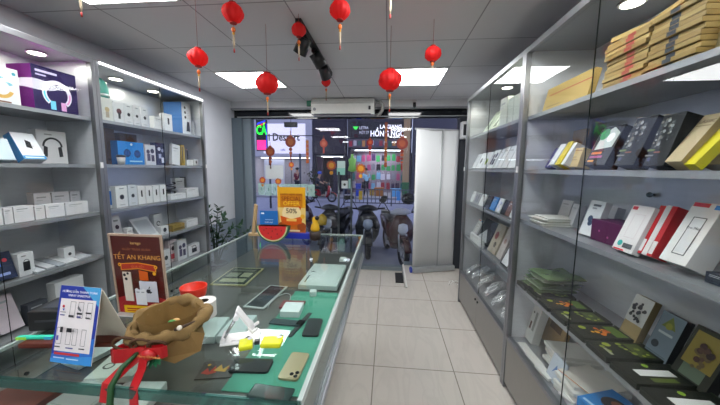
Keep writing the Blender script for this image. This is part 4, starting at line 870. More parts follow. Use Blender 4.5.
# --- on the counter
# tent sign
def tent():
    o = empty('tent_sign', (-.955, .80, TZ), 'blue and white tent sign with payment instructions in front of the brown slab', 'sign', None, (0, 0, math.radians(-3)))
    W_, L_, tl = .148, .232, math.radians(13)
    b = MB(); b.box(-W_/2, W_/2, -.001, .001, 0, L_, m('e8e6e2', .4))
    f = b.build('front_panel', None, o); f.rotation_euler = (-tl, 0, 0); f.location = (0, -.05, .0008)
    BL = '2350b4'; BL2 = '3d8fd8'
    sh = [('r', 0, 0, 1, 1, '24389c'), ('p', [(0, .1), (0, 0), (1, 0), (1, .35)], '2c6cc8'), ('p', [(.55, 1), (1, .75), (1, 1)], '4aa0d8'), ('p', [(.0, .0), (1, .0), (1, .12), (0, .05)], BL2),
          ('r', .06, .15, .93, .83, 'e6e2e4'),
          ('t', 'HƯỚNG DẪN THANH TOÁN', .5, .925, .042, 'f4f4fa'), ('t', 'VNPAY SMARTPOS', .5, .875, .042, 'f4f4fa'),
          ('r', .08, .105, .7, .135, 'c03a3a'), ('r', .08, .06, .35, .075, 'bcd8f0'), ('r', .4, .055, .7, .07, 'bcd8f0')]
    for u0 in (.33, .53, .75):
        sh += [('o', u0, .59, u0+.13, .80, .008, '5a5a60')]
    sh += [('d', .17, .73, .03, 'd03a4a'), ('p', [(.15, .70), (.21, .70), (.18, .67)], '3a5ac0'), ('r', .11, .65, .25, .66, '8a8a90'), ('r', .12, .61, .23, .625, '4a4a90'), ('r', .33, .60, .46, .625, '3a3a40'), ('r', .53, .64, .66, .665, '2a2a30'), ('r', .54, .60, .64, .62, '4a4a90'), ('r', .75, .66, .88, .68, '2a2a30'), ('r', .76, .60, .87, .615, '3a3a40'),
           ('p', [(.55, .76), (.64, .70), (.62, .68), (.54, .72)], '6a6a70')]
    for u0, u1 in ((.12, .25), (.36, .48), (.52, .63), (.73, .84)):
        sh += [('o', u0, .25, u1, .46, .008, '5a5a60')]
    sh += [('r', .2, .40, .27, .47, '23232a'), ('r', .36, .41, .48, .46, '23232a'), ('r', .12, .21, .26, .225, '3a3a40'), ('r', .4, .205, .58, .22, '4a4a90'), ('r', .72, .21, .86, .225, '3a3a40'), ('r', .15, .3, .2, .36, '5a5ab0')]
    art(f, W_, L_, -.001, sh, 'printed_front')
    b = MB(); b.box(-W_/2, W_/2, -.001, .001, 0, L_, m('dcd6c8', .5))
    k = b.build('back_panel', None, o); k.rotation_euler = (tl+math.radians(8), 0, 0); k.location = (0, .088, .0008)
tent()
o = pbox('wooden_slab', 'red-brown wooden slab lying behind the blue tent sign', 'tray', None, (-1.062, .842, TZ), (.30, .05, .016), 8, '54241a', None, bev=.004)
o = empty('card_printer', (-1.235, .965, TZ), 'black box shaped device behind the brown slab', 'device', None, (0, 0, math.radians(12)))
b = MB(); b.box(-.075, .075, -.06, .07, .0005, .075, m('0f1114', .35), bev=.006); b.build('casing', None, o)
boxpart('slot', -.05, .05, -.0612, -.06, .035, .042, m('33373c', .3), o)
boxpart('top_label', -.05, .03, -.03, .04, .0751, .0758, m('3a3f48', .4), o)
o = pbox('marker_pen', 'thin glossy cyan and green strip lying beside the brown slab', 'pen', None, (-1.185, .832, TZ+.0165), (.115, .014, .010), 8, '38c8a8', [('r', 0, 0, .3, 1, '9ae04a'), ('r', .8, 0, 1, 1, '40b0d8')], bev=.003)

# red poster in its clear stand
o = empty('poster_stand', (-.988, 1.06, TZ), 'red-brown poster reading TẾT AN KHANG standing in a clear holder behind the sack', 'poster', None, (0, 0, math.radians(0)))
PW, PH = .212, .33
b = MB(); b.box(-PW/2, PW/2, 0, .003, 0, PH, m('5a1a12', .4)); pp = b.build('sheet', None, o); pp.rotation_euler = (math.radians(3), 0, 0); pp.location = (0, .0, .002)
sh = [('r', 0, 0, 1, 1, '4e130d'), ('p', [(0, .2), (.0, 0), (1, 0), (1, .2), (.5, .3)], 'a8282c'),
      ('t', 'karego', .5, .915, .05, 'e0b870'), ('t', 'NGẬP TRÀN XUÂN', .5, .835, .042, '9a5a3a'), ('t', 'TẾT AN KHANG', .5, .735, .083, 'e8a850'),
      ('p', [(.14, .655), (.5, .675), (.86, .645), (.86, .555), (.5, .59), (.14, .565)], 'e0901c'), ('p', [(.16, .645), (.5, .663), (.84, .634), (.84, .567), (.5, .602), (.16, .577)], 'b02c14'),
      ('d', .13, .64, .035, 'e8a820'), ('d', .86, .62, .035, 'e8a820'), ('d', .82, .54, .035, 'e8a820'), ('d', .13, .64, .014, '8a4a10'), ('d', .86, .62, .014, '8a4a10'), ('t', 'QUÀ TẾT', .5, .618, .04, 'd86a3a'),
      ('r', .17, .17, .34, .55, 'd8d0c4'), ('d', .21, .51, .03, '1c1c20'), ('d', .28, .53, .025, '1c1c20'), ('d', .24, .46, .03, '1c1c20'), ('r', .345, .17, .36, .55, '8a7a68'),
      ('p', [(.52, .58), (.7, .56), (.7, .45), (.52, .45)], 'c85a1c'),
      ('r', .50, .17, .86, .44, 'c8ccd8'), ('d', .54, .42, .04, 'c8ccd8'), ('d', .82, .42, .04, 'c8ccd8'),
      ('r', .40, .13, .62, .33, 'dcdfe6'), ('d', .44, .32, .04, 'dcdfe6'), ('d', .58, .32, .04, 'dcdfe6'), ('r', .43, .29, .49, .305, '9aa0a8'), ('r', .53, .29, .59, .305, '9aa0a8'),
      ('d', .68, .315, .042, '2a2c34'), ('d', .715, .315, .042, '2a2c34'), ('d', .745, .325, .022, 'c8ccd8'), ('p', [(.69, .352), (.72, .385), (.725, .365), (.705, .35)], '2a2c34'),
      ('r', .14, .02, .86, .12, 'e0b418'), ('r', .2, .07, .5, .085, 'a02020'), ('r', .2, .045, .7, .055, 'a02020')]
art(pp, PW, PH, 0, sh, 'printed_front')
b = MB(); b.box(-PW/2-.008, PW/2+.008, -.006, -.0035, 0, PH+.008, glass('acrylic', (.99, .99, .99), .5)); q = b.build('clear_cover', None, pp)
b = MB()
for a in ((-PW/2-.008, -PW/2, 0, PH+.008), (PW/2, PW/2+.008, 0, PH+.008), (-PW/2, PW/2, PH, PH+.008)): b.box(a[0], a[1], -.003, .004, a[2], a[3], m('b09a88', .3))
b.build('holder_rim', None, pp)
b = MB(); b.box(-PW/2, PW/2, -.03, .07, .0003, .004, m('c8cccc', .2)); b.build('foot', None, o)

# burlap sack tied with a red ribbon
def sack():
    o = empty('burlap_sack', (-.718, .87, TZ), 'brown burlap sack with a rolled rim and red ribbon at the counter front', 'sack'); o.scale = (.93, .93, .95)
    ma, nt, pb = newmat('burlap'); L = nt.links
    tc = nd(nt, 'ShaderNodeTexCoord'); wv = nd(nt, 'ShaderNodeTexWave'); wv.inputs['Scale'].default_value = 160; wv.inputs['Distortion'].default_value = 1.5
    wz = nd(nt, 'ShaderNodeTexWave', bands_direction='Z'); wz.inputs['Scale'].default_value = 160; wz.inputs['Distortion'].default_value = 1.5
    L.new(tc.outputs['Object'], wv.inputs['Vector']); L.new(tc.outputs['Object'], wz.inputs['Vector'])
    mu = nd(nt, 'ShaderNodeMath', operation='ADD'); L.new(wv.outputs['Fac'], mu.inputs[0]); L.new(wz.outputs['Fac'], mu.inputs[1])
    rp = nd(nt, 'ShaderNodeValToRGB'); rp.color_ramp.elements[0].color = lin('5a4729'); rp.color_ramp.elements[1].color = lin('9a7d4c'); rp.color_ramp.elements[1].position = .9
    dv = nd(nt, 'ShaderNodeMath', operation='MULTIPLY'); dv.inputs[1].default_value = .5; L.new(mu.outputs[0], dv.inputs[0]); L.new(dv.outputs[0], rp.inputs[0]); L.new(rp.outputs[0], pb.inputs['Base Color'])
    bp = nd(nt, 'ShaderNodeBump'); bp.inputs['Strength'].default_value = .5; bp.inputs['Distance'].default_value = .002; L.new(dv.outputs[0], bp.inputs['Height']); L.new(bp.outputs[0], pb.inputs['Normal'])
    pb.inputs['Roughness'].default_value = .9
    wob = lambda a, z: .05*math.sin(a*3+1)+.03*math.sin(a*7+z*40)+.015*math.sin(a*13+2)
    b = MB(); b.lathe([(.07, .001), (.095, .008), (.104, .03), (.098, .05), (.084, .064), (.092, .08), (.108, .098), (.112, .11)], 48, ma, wob=wob, cap=False)
    b.build('body', None, o)
    b = MB()     # rolled rim, lower towards the front
    pts = []; n = 60
    for i in range(n):
        a = 2*PI*i/n; r = .108*(1+wob(a, .12)*1.1)
        pts.append((r*1.06*math.cos(a), r*math.sin(a)*.98, .104+.017*math.sin(a)+.006*math.sin(a*4+1)))
    b.tube(pts, [.019+.004*math.sin(i*1.3)+.003*math.sin(i*.5) for i in range(n)], 12, ma, True); b.build('rolled_rim', None, o)
    LIN = m('7d6234', .9, bump=.6)
    b = MB(); b.lathe([(.094, .13), (.088, .10), (.08, .06), (.07, .028), (0, .022)], 40, LIN, wob=wob, cap=False); b.build('lining', None, o)
    b = MB()
    for i in range(16):
        a = random.uniform(-.4, 2.2); r = random.uniform(.01, .05)
        b.sphere((r*math.cos(a), r*math.sin(a), .058+random.uniform(0, .02)), .015, m(['2f7a34', '2a6a3c', 'a02c28', '3f8a40', 'c8a060'][i % 5], .5), 10, 7, sq=(1, .7, .5))
    tag(b.build('sweets', None, o), kind='stuff')
    b = MB()     # brown braid loops below the rim
    for cx, r_, s in ((-.06, .03, 1), (-.005, .026, -1), (.05, .022, 1)):
        b.tube([(cx+r_*math.cos(t*.5)*1.3, -.118-.012*math.sin(t*.25), .082+r_*.7*math.sin(t*.5)*s) for t in range(13)], .0045, 6, m('4a3018', .8))
    b.build('braid', None, o)
    b = MB()     # loose corner flap at the right
    pts = [(.03, -.08, .085), (.11, -.06, .10), (.15, -.03, .075), (.145, -.05, .025), (.085, -.095, .006), (.035, -.10, .02)]
    b.poly(pts, m('7d6136', .85, bump=.4)); fl = b.build('flap', None, o); s_ = fl.modifiers.new('thickness', 'SOLIDIFY'); s_.thickness = .004
    b = MB(); b.tube([(.085, -.085, .115), (.12, -.085, .13), (.145, -.07, .14)], [.006, .005, .002], 8, m('3c2a1a', .6)); b.sphere((.108, -.095, .128), .008, m('e0d8c8', .3)); b.build('twig_pin', None, o)
    # ribbon: two loops, knot and two tails that hang over the counter front
    RB = m('ae1019', .35, sc=40); rib = MB()
    def strip(pts, w, axis=(0, 0, 1)):
        P_ = [Vector(p) for p in pts]; ax = Vector(axis).normalized(); prev = None
        for p in P_:
            cur = (p-ax*w/2, p+ax*w/2)
            if prev: rib.poly([prev[0], cur[0], cur[1], prev[1]], RB)
            prev = cur
    K = Vector((.01, -.128, .055))
    strip([K+Vector(v) for v in ((0, 0, 0), (-.05, -.012, -.002), (-.10, -.008, -.012), (-.125, .006, -.02), (-.10, .022, -.012), (-.05, .015, 0), (0, .004, .004))], .045)
    strip([K+Vector(v) for v in ((0, 0, .004), (.03, -.014, .01), (.065, -.01, .012), (.075, .004, .012), (.055, .012, .01), (.0, .006, .004))], .036)
    strip([K+Vector(v) for v in ((.0, -.006, -.005), (.012, -.03, -.03), (.022, -.074, -.06), (.03, -.085, -.12), (.048, -.085, -.185))], .036, (1, -.2, .25))
    strip([K+Vector(v) for v in ((-.02, -.006, -.01), (-.045, -.03, -.03), (-.058, -.075, -.05), (-.064, -.084, -.105))], .034, (1, .1, -.2))
    bmesh.ops.remove_doubles(rib.bm, verts=rib.bm.verts, dist=1e-5)
    rb = rib.build('ribbon', None, o); s_ = rb.modifiers.new('thickness', 'SOLIDIFY'); s_.thickness = .002
    b = MB(); b.sphere((.035, -.142, .062), .017, RB, 14, 9, sq=(1.5, .8, 1)); b.text('Merry Christmas', .011, Matrix.Translation((.05, -.158, .066)) @ FRONT, m('e8b060', .4)); b.build('knot', None, o)
    b = MB(); b.tube([(-.01, -.13, .06), (-.03, -.17, .035), (-.035, -.205, 0), (-.035, -.214, -.05), (-.032, -.214, -.16)], [.006, .008, .009, .009, .008], 8, m('1c4a26', .5)); b.build('green_stem', None, o)
    b = MB()
    for k in range(6):
        a = -1.9+.5*k; c = Vector((.03, -.115, .045)); d = Vector((math.cos(a)*.05, -.03, math.sin(a)*.03))
        b.poly([c, c+d*.5+Vector((.01, 0, .008)), c+d, c+d*.5-Vector((.01, 0, .008))], m('1f6a44', .4))
    lf = b.build('leaf_spray', None, o); s_ = lf.modifiers.new('thickness', 'SOLIDIFY'); s_.thickness = .0015
sack()

o = empty('red_bowl', (-.885, 1.225, TZ), 'bright red plastic bowl behind the burlap sack', 'bowl')
b = MB(); b.lathe([(.04, 0), (.05, .012), (.058, .055), (.056, .058), (.053, .055), (.045, .014), (0, .01)], 28, m('d8321c', .35)); b.build('bowl_body', None, o)
o = empty('paper_roll', (-.735, 1.075, TZ), 'white paper roll standing between the sack and the red bowl', 'paper roll')
b = MB(); b.lathe([(.018, 0), (.045, 0), (.045, .065), (.018, .065), (.018, 0)], 28, m('d8d6d2', .7), smooth=False, cap=False); b.build('roll', None, o)
b = MB(); b.lathe([(.0178, .065), (.0178, .001), (.0158, .001), (.0158, .065)], 20, m('3a2f26', .7), cap=False); b.build('core', None, o)

# phone stand
o = empty('phone_stand', (-.505, .935, TZ), 'white folding phone stand on the glass beside the sack', 'phone stand', None, (0, 0, math.radians(19)))
WP = m('ececee', .3); CHR = m('b8bcc0', .2, .8)
b = MB(); b.box(-.066, .062, -.036, .036, .0005, .007, WP, bev=.003); b.build('base', None, o)
b = MB()
for s in (-.014, .014): b.cyl((-.056, s, .013), (-.012, s, .088), .0045, n=12, ma=CHR)
b.cyl((-.057, -.03, .013), (-.057, .03, .013), .0085, n=14, ma=WP); b.cyl((-.012, -.026, .09), (-.012, .026, .09), .009, n=14, ma=WP); b.build('arm', None, o)
pl = MB(); pl.box(-.0035, .0035, -.022, .022, -.075, .022, WP, bev=.0025); pl.box(-.0035, .0035, -.03, .03, -.078, -.05, WP, bev=.0025); h = pl.build('holder_plate', None, o); h.location = (.0, 0, .096); h.rotation_euler = (0, math.radians(-33), 0)
b = MB(); b.box(.0, .020, -.028, -.016, -.078, -.070, WP, bev=.002); b.box(.0, .020, .016, .028, -.078, -.070, WP, bev=.002); b.build('hook', None, h)
b = MB(); b.text('iPhone', .016, Matrix.Translation((-.01, -.02, .0073)), m('9a9a9e', .4)); b.build('lettering', None, o)

# far end of the counter
o = empty('watermelon_stand', (-.92, 2.25, TZ), 'watermelon slice shaped stand at the far end of the counter', 'decoration', None, (0, 0, 0))
def half(r, n=24): return [(r*math.cos(PI+PI*i/n), .135+r*math.sin(PI+PI*i/n)) for i in range(n+1)]
b = MB(); b.prism(half(.135), .05, m('1f5a2c', .4)); b.build('rind', None, o)
b = MB(); b.prism([(x, z) for x, z in half(.126)], .052, m('c8cc9a', .4), Matrix.Translation((0, -.001, 0.0))); b.build('pale_edge', None, o)
b = MB(); b.prism([(x, z) for x, z in half(.115)], .054, m('d02c2c', .4), Matrix.Translation((0, -.002, 0.0))); fl = b.build('red_flesh', None, o)
b = MB()
for x, z in ((-.07, .10), (-.035, .075), (.0, .095), (.04, .07), (.075, .10), (-.01, .045), (.03, .11), (-.05, .115)): b.sphere((x, -.003, z), .005, m('20120e', .4), 8, 6, sq=(.7, .4, 1.2))
b.build('seed', None, fl)
o = empty('blue_sign', (-1.01, 2.40, TZ), 'plain blue card with white text behind the watermelon slice', 'sign')
b = MB(); b.box(-.08, .08, 0, .004, 0, .235, m('1f6cb8', .4)); q = b.build('card', None, o); q.location.z = .001
art(q, .16, .235, 0, [('r', .08, .88, .25, .93, 'e8f0f8'), ('r', .3, .66, .75, .685, '9ac4e8'), ('t', 'GIẢM GIÁ', .5, .57, .07, 'e8f0f8')], 'printed_front')
boxpart('foot', -.08, .08, -.01, .05, .0003, .0008+.002, m('1f6cb8', .4), o)
o = empty('offer_poster', (-.815, 2.42, TZ), 'yellow and orange SPECIAL OFFER poster on a blue foot, counter far end', 'poster')
b = MB(); b.box(-.122, .122, 0, .006, 0, .39, m('d8981c', .4)); q = b.build('board', None, o); q.location.z = .05
art(q, .244, .39, 0, [('r', 0, 0, 1, 1, 'e0a41c'), ('p', [(0, .0), (1, 0), (1, .55), (0, .55)], 'e8c878'), ('d', .5, .42, .34, 'f0dca8'), ('p', [(0, 0), (1, 0), (1, .14), (.7, .22), (.3, .22), (0, .14)], 'c06a20'), ('d', .16, .13, .16, '9a4a1c'), ('d', .86, .13, .16, '9a4a1c'),
    ('r', .1, .56, .9, .86, 'c87a10'), ('t', 'HAPPY NEW YEAR', .5, .84, .058, '6a2408'), ('t', 'SPECIAL', .5, .745, .125, '7a2808'), ('t', 'OFFER', .5, .64, .13, 'f8d030'), ('p', [(.75, .6), (.85, .56), (.82, .5)], 'c03818'), ('t', '50%', .5, .475, .15, '3a1a10'),
    ('p', [(.1, .37), (.5, .30), (.9, .37), (.86, .2), (.5, .15), (.14, .2)], 'd05a18'), ('r', .32, .25, .68, .31, 'f0c060'), ('d', .9, .36, .08, 'e8b030'), ('r', .2, .02, .8, .06, 'f0dca8')], 'printed_front')
b = MB(); b.box(-.12, .165, -.03, .04, .0005, .05, m('2030a8', .35), bev=.006); b.build('blue_foot', None, o)
o = empty('potted_figurine', (-.60, 2.38, TZ), 'small yellow figurine in a dark pot at the far end of the counter', 'figurine')
b = MB(); b.lathe([(.035, 0), (.046, .01), (.048, .075), (.04, .078)], 20, m('2e211a', .5)); b.build('pot', None, o)
b = MB(); b.lathe([(.03, .075), (.04, .095), (.032, .13), (.02, .15), (.026, .165), (.022, .19), (0, .205)], 18, m('d8a818', .5)); b.build('body', None, o)
b = MB(); b.sphere((.02, -.012, .19), .018, m('1c1a18', .6)); b.sphere((-.02, .0, .178), .014, m('1c1a18', .6)); b.build('dark_hair', None, o)
o = empty('wooden_easel', (-1.16, 2.45, TZ), 'small pale wooden easel at the far left corner of the counter', 'easel')
WD = m('b89c70', .6)
b = MB(); b.prism([(-.035, 0), (-.01, 0), (.02, .27), (.0, .285)], .03, WD); b.build('upright', None, o)
b = MB(); b.box(-.06, .07, -.005, .04, .0003, .022, WD); b.build('ledge', None, o)

# plant between the left cabinets and the shop front
o = empty('potted_plant', (-2.2, 3.52, 0), 'dark green arching plant in a pot between the left cabinet and the shop front', 'plant')
b = MB(); b.lathe([(.10, .0012), (.13, .24), (.14, .25), (.13, .26), (.115, .245), (0, .235)], 24, m('3a3f44', .4)); b.build('pot', None, o)
st = MB(); lv = MB()
GR = m('22452a', .4); GR2 = m('1a3a22', .4)
for bx, by, bz, tx, ty, tz in ((0, 0, .24, -.06, -.12, 1.05), (.0, 0, .24, .03, .05, .98), (.01, 0, .24, .33, .02, .78), (0, .01, .24, .16, -.05, .88), (-.02, 0, .24, -.12, .0, .8), (.02, 0, .24, .40, .1, .68)):
    A, B_ = Vector((bx, by, bz)), Vector((tx, ty, tz)); Cc = Vector((tx*.25, ty*.25, bz+(tz-bz)*.85))
    pts = [(1-t)**2*A+2*t*(1-t)*Cc+t*t*B_ for t in [i/14 for i in range(15)]]
    st.tube(pts, [.009-.0005*i for i in range(15)], 6, GR2)
    for i in range(4, 15):
        for s in (-1, 1):
            p = pts[i]; tdir = (pts[min(i+1, 14)]-pts[i-1]).normalized(); sd = tdir.orthogonal().normalized()
            sd = (Matrix.Rotation(i*.9+(PI if s < 0 else 0), 3, tdir) @ sd)
            tip = p+sd*.075+tdir*.04; up = tdir.cross(sd)*.026
            mid = (p+tip)/2
            lv.poly([p, mid+up+tdir*.005, tip, mid-up], GR)
st.build('stem', None, o); lf = lv.build('leaves', None, o); s_ = lf.modifiers.new('thickness', 'SOLIDIFY'); s_.thickness = .001

# ================================================================ stickers and notices on the shop glass
SY = GY-.0065
def sticker(name, label, group, x, z, build):
    b = MB(); build(b)
    o = b.build(name, loc=(x, SY, z)); return tag(o, label, 'window sticker', group)
def disc(b, x, z, r, col, y=0, n=20, wob=0):
    b.prism([(x+r*(1+wob*math.cos(8*a*2*PI/n))*math.cos(a*2*PI/n), z+r*(1+wob*math.cos(8*a*2*PI/n))*math.sin(a*2*PI/n)) for a in range(n)], .001, m(col, .5), Matrix.Translation((0, y-.001, 0)))
def bar(b, x0, x1, z0, z1, col, y=0): b.box(x0, x1, y-.001, y, z0, z1, m(col, .5) if isinstance(col, str) else col)
def paper_lantern(r, tail, c1='74290f', c2='904a16'):
    def f(b):
        disc(b, 0, 0, r, c1); disc(b, 0, 0, r*.55, c2, -.0012); bar(b, -.3*r, .3*r, r*.95, r*1.2, c2); bar(b, -.004, .004, r*1.2, r*2, '8a3018')
        z = -r
        for k in range(tail):
            disc(b, 0, z-.03, .028-.003*k, [c1, c2][k % 2]); z -= .055
        bar(b, -.012, .012, z-.09, z, c1)
    return f
sticker('lantern_sticker', 'large orange lantern sticker with a tail on the glass under the white billboard', None, -1.528, 1.905, paper_lantern(.085, 2))
sticker('lantern_sticker', 'orange lantern sticker on the glass left of the largest one, above the white notice', None, -1.86, 1.755, paper_lantern(.075, 2))
sticker('lantern_sticker', 'dark red round lantern sticker with a long tail beside the roll-up banner', None, .205, 1.885, paper_lantern(.088, 4, '8a2c1c', 'a84a24'))
sticker('lantern_sticker', 'small red lantern sticker on the glass below the dark sign across the street', None, -.281, 1.90, paper_lantern(.05, 1, '9a2818', 'c8582c'))
sticker('lantern_sticker', 'blurred reflection of a red lantern, made as a flat disc left of the door handles', None, -1.0, 1.88, paper_lantern(.06, 0, 'a04030', 'b86048'))  # lantern reflection in the pane, painted as a flat disc
sticker('chain_sticker', 'orange chain sticker hanging down the glass in front of the dark sign', None, -.04, 2.2, lambda b: [bar(b, -.022+.004*(k % 2), .022-.004*(k % 2), -.075*k-.07, -.075*k, ['8a3c14', 'a8641e'][k % 2]) for k in range(9)])
sticker('chain_sticker', 'orange chain sticker hanging at the right edge of the white billboard', None, -1.26, 1.93, lambda b: [bar(b, -.022, .022, -.06*k-.055, -.06*k, ['a0601c', 'a8501c'][k % 2]) for k in range(6)])
def sun(r, c1='8c3c12', c2='a87414'):
    def f(b):
        pts = []
        for i in range(24):
            a = i*2*PI/24; q = r*(1.0 if i % 2 else .72); pts.append((q*math.cos(a), q*math.sin(a)))
        b.prism(pts, .001, m(c1, .5), Matrix.Translation((0, -.001, 0))); disc(b, 0, 0, r*.5, c2, -.0012); disc(b, .0, -r*1.35, r*.35, c2)
    return f
sticker('sun_sticker', 'orange blossom sticker left of the mint notice by the door handles', None, -.88, 1.545, sun(.085))
sticker('sun_sticker', 'orange blossom sticker right of the door handles', None, -.42, 1.50, sun(.085, 'b86018', 'e09a20'))
for k, (x, z, r) in enumerate(((-2.0, 1.30, .06), (-1.74, 1.285, .06), (-1.52, 1.55, .05))):
    sticker('sun_sticker', ['orange star sticker under the left corner of the white notice', 'orange star sticker under the right corner of the white notice', 'small orange star sticker below the large lantern sticker'][k], None, x, z, sun(r, 'b8441c', 'd88830'))
sticker('notice', 'plain white paper notice stuck on the left shop glass', None, -1.80, 1.43, lambda b: bar(b, -.145, .145, -.11, .11, m('c8ced0', .6)))
sticker('notice', 'pale mint notice stuck at head height by the door handles', None, -.725, 1.505, lambda b: (bar(b, -.062, .062, .0, .11, m('a8c0bc', .6)), bar(b, -.068, .062, -.105, 0, m('78b0a4', .6))))
sticker('notice', 'small white notice with a dark dot by the left door handle', None, -.67, 1.25, lambda b: (bar(b, -.05, .05, -.06, .06, m('b8c0c4', .6)), disc(b, 0, 0, .02, '20242a', -.0012)))
sticker('notice', 'small mint notice below the dark dot notice', None, -.575, 1.27, lambda b: bar(b, -.035, .03, -.08, .07, m('8ab4ac', .6)))
for k in range(8):
    sticker('mint_card', '%s translucent mint card in the row on the left shop glass' % ORD[k], 'mint cards on the glass', -2.02+.117*k, 1.155-.006*(k % 2), lambda b: (bar(b, -.054, .054, -.095, .095, MINT), bar(b, -.01, .004, -.02, .03, '4a6a64', -.0012)))

# ================================================================ the street outside
GZ = -.28
b = MB(); quad(b, -14, 9, GY+.1, 9.2, GZ, m('8c8f9c', .7, sc=4)); b.poly([(-14, GY+.1, GZ), (9, GY+.1, GZ), (9, GY+.1, -.1), (-14, GY+.1, -.1)], m('8a8a88', .7)); struct('sidewalk', b)
b = MB(); quad(b, -30, 25, 9.2, 17.6, GZ-.10, m('8a8da0', .75, sc=3)); b.poly([(-30, 9.2, GZ-.1), (25, 9.2, GZ-.1), (25, 9.2, GZ), (-30, 9.2, GZ)], m('6c6c74', .8)); struct('road', b)
b = MB(); b.box(-30, 25, 17.6, 22, GZ-.2, GZ+.02, m('8a8a92', .7, sc=3)); tag(b.build('far_pavement'), kind='structure')
b = MB(); b.box(-7, 5, GY+.12, 8.9, 2.98, 3.1, m('2c2b38', .35)); tag(b.build('canopy'), 'dark canopy over the pavement in front of the shop', 'canopy')
for k, (x, y) in enumerate(((-2.2, 8.2), (-1.15, 8.3), (-.8, 6.9))):
    b = MB(); b.cyl((0, 0, 0), (0, 0, -.02), .10, ma=m('f4f6ff', .4, emit=3), n=16)
    tag(b.build('canopy_light', loc=(x, y, 2.979)), 'round light under the dark canopy, %s from the left' % ORD[k], 'lamp', 'lights under the canopy')

# parked scooters
def loft(b, rings, ma, n=14):
    """rings: centre, half-axis a, half-axis b"""
    R_ = [[b.bm.verts.new(Vector(c)+Vector(a)*math.cos(2*PI*k/n)+Vector(q)*math.sin(2*PI*k/n)) for k in range(n)] for c, a, q in rings]
    fs = [b.bm.faces.new((A[k], A[(k+1) % n], B[(k+1) % n], B[k])) for A, B in zip(R_, R_[1:]) for k in range(n)]
    b._fin(fs, ma, True); b._fin([b.bm.faces.new(R_[0][::-1]), b.bm.faces.new(R_[-1])], ma)
    bmesh.ops.recalc_face_normals(b.bm, faces=b.bm.faces[:])
def scooter(label, loc, rot, col, col2, light='c8d0dc', steer=0, rimc='8c9098'):
    o = empty('scooter', loc, label, 'motorbike', 'motorbikes on the street', (0, 0, math.radians(rot)))
    BK = m('0d0e11', .45); C1 = m(col, .2); C2 = m(col2, .3); SIL = m(rimc, .3, .7)
    def wheel(y, nm):
        b = MB(); b.tube([(0, y+.225*math.cos(t*2*PI/24), .275+.225*math.sin(t*2*PI/24)) for t in range(24)], .05, 10, BK, True); w_ = b.build(nm, None, o)
        b = MB(); b.tube([(0, y+.172*math.cos(t*2*PI/24), .275+.172*math.sin(t*2*PI/24)) for t in range(24)], .018, 8, SIL, True)
        b.cyl((-.03, y, .275), (.03, y, .275), .04, n=12, ma=SIL)
        for k in range(5):
            a = k*2*PI/5+.3; b.cyl((0, y, .275), (0, y+.17*math.cos(a), .275+.17*math.sin(a)), .014, n=6, ma=SIL)
        b.build('rim', None, w_)
    wheel(-.62, 'front_wheel'); wheel(.62, 'rear_wheel')
    b = MB(); loft(b, [((0, -.62-.29*math.cos(a), .275+.29*math.sin(a)), (.065, 0, 0), (0, -.015*math.cos(a), .015*math.sin(a))) for a in [.2+.25*k for k in range(9)]], C1, 10); b.build('front_fender', None, o)
    b = MB()
    for s in (-.075, .075): b.cyl((s, -.62, .28), (s*.9, -.50, .72), .02, n=8, ma=SIL)
    b.build('fork', None, o)
    b = MB(); loft(b, [((0, -.33, .28), (.16, 0, 0), (0, .05, .01)), ((0, -.42, .45), (.23, 0, 0), (0, .07, .01)), ((0, -.49, .65), (.25, 0, 0), (0, .08, .02)), ((0, -.48, .82), (.19, 0, 0), (0, .07, .03)), ((0, -.44, .93), (.10, 0, 0), (0, .05, .02))], C1, 16); b.build('front_shield', None, o)
    b = MB(); loft(b, [((0, -.535, .56), (.03, 0, 0), (0, .03, .0)), ((0, -.57, .66), (.10, 0, 0), (0, .02, .02)), ((0, -.555, .76), (.085, 0, 0), (0, .02, .01)), ((0, -.53, .80), (.03, 0, 0), (0, .02, .01))], m(light, .08, .2), 14); b.build('headlight', None, o)
    b = MB(); loft(b, [((-.2, -.38, .97), (0, .03, 0), (0, 0, .03)), ((-.1, -.42, .99), (0, .07, 0), (0, 0, .06)), ((.0, -.44, 1.0), (0, .09, 0), (0, 0, .07)), ((.1, -.42, .99), (0, .07, 0), (0, 0, .06)), ((.2, -.38, .97), (0, .03, 0), (0, 0, .03))], C2, 12)
    b.cyl((-.36, -.33, .98), (-.19, -.38, .97), .018, n=8, ma=BK); b.cyl((.36, -.33, .98), (.19, -.38, .97), .018, n=8, ma=BK); b.build('handlebar', None, o)
    for s in (-1, 1):
        b = MB(); b.tube([(s*.22, -.38, .99), (s*.28, -.36, 1.10), (s*.33, -.37, 1.17)], .008, 6, BK); b.sphere((s*.34, -.37, 1.20), .06, BK, 14, 8, sq=(1.15, .3, .75)); b.build('mirror', None, o)
    b = MB(); b.box(-.15, .15, -.36, .10, .27, .33, C2, bev=.02); b.build('footboard', None, o)
    b = MB(); loft(b, [((0, .05, .45), (.12, 0, 0), (0, .02, .16)), ((0, .2, .52), (.16, 0, 0), (0, .02, .20)), ((0, .5, .60), (.17, 0, 0), (0, .02, .17)), ((0, .85, .70), (.12, 0, 0), (0, .02, .10)), ((0, 1.0, .74), (.05, 0, 0), (0, .02, .04))], C1, 16); b.build('body', None, o)
    b = MB(); loft(b, [((0, .0, .74), (.11, 0, 0), (0, .01, .04)), ((0, .2, .77), (.14, 0, 0), (0, .01, .05)), ((0, .55, .81), (.15, 0, 0), (0, .01, .05)), ((0, .88, .83), (.09, 0, 0), (0, .01, .03))], BK, 14); b.build('seat', None, o)
    b = MB(); b.cyl((.16, .3, .3), (.18, .85, .38), .04, .05, n=12, ma=SIL); b.build('exhaust', None, o)
    return o
scooter('black scooter with two round mirrors parked right behind the shop door', (-.45, 6.25, GZ), 8, '14171c', '20242b', 'aab6c8')
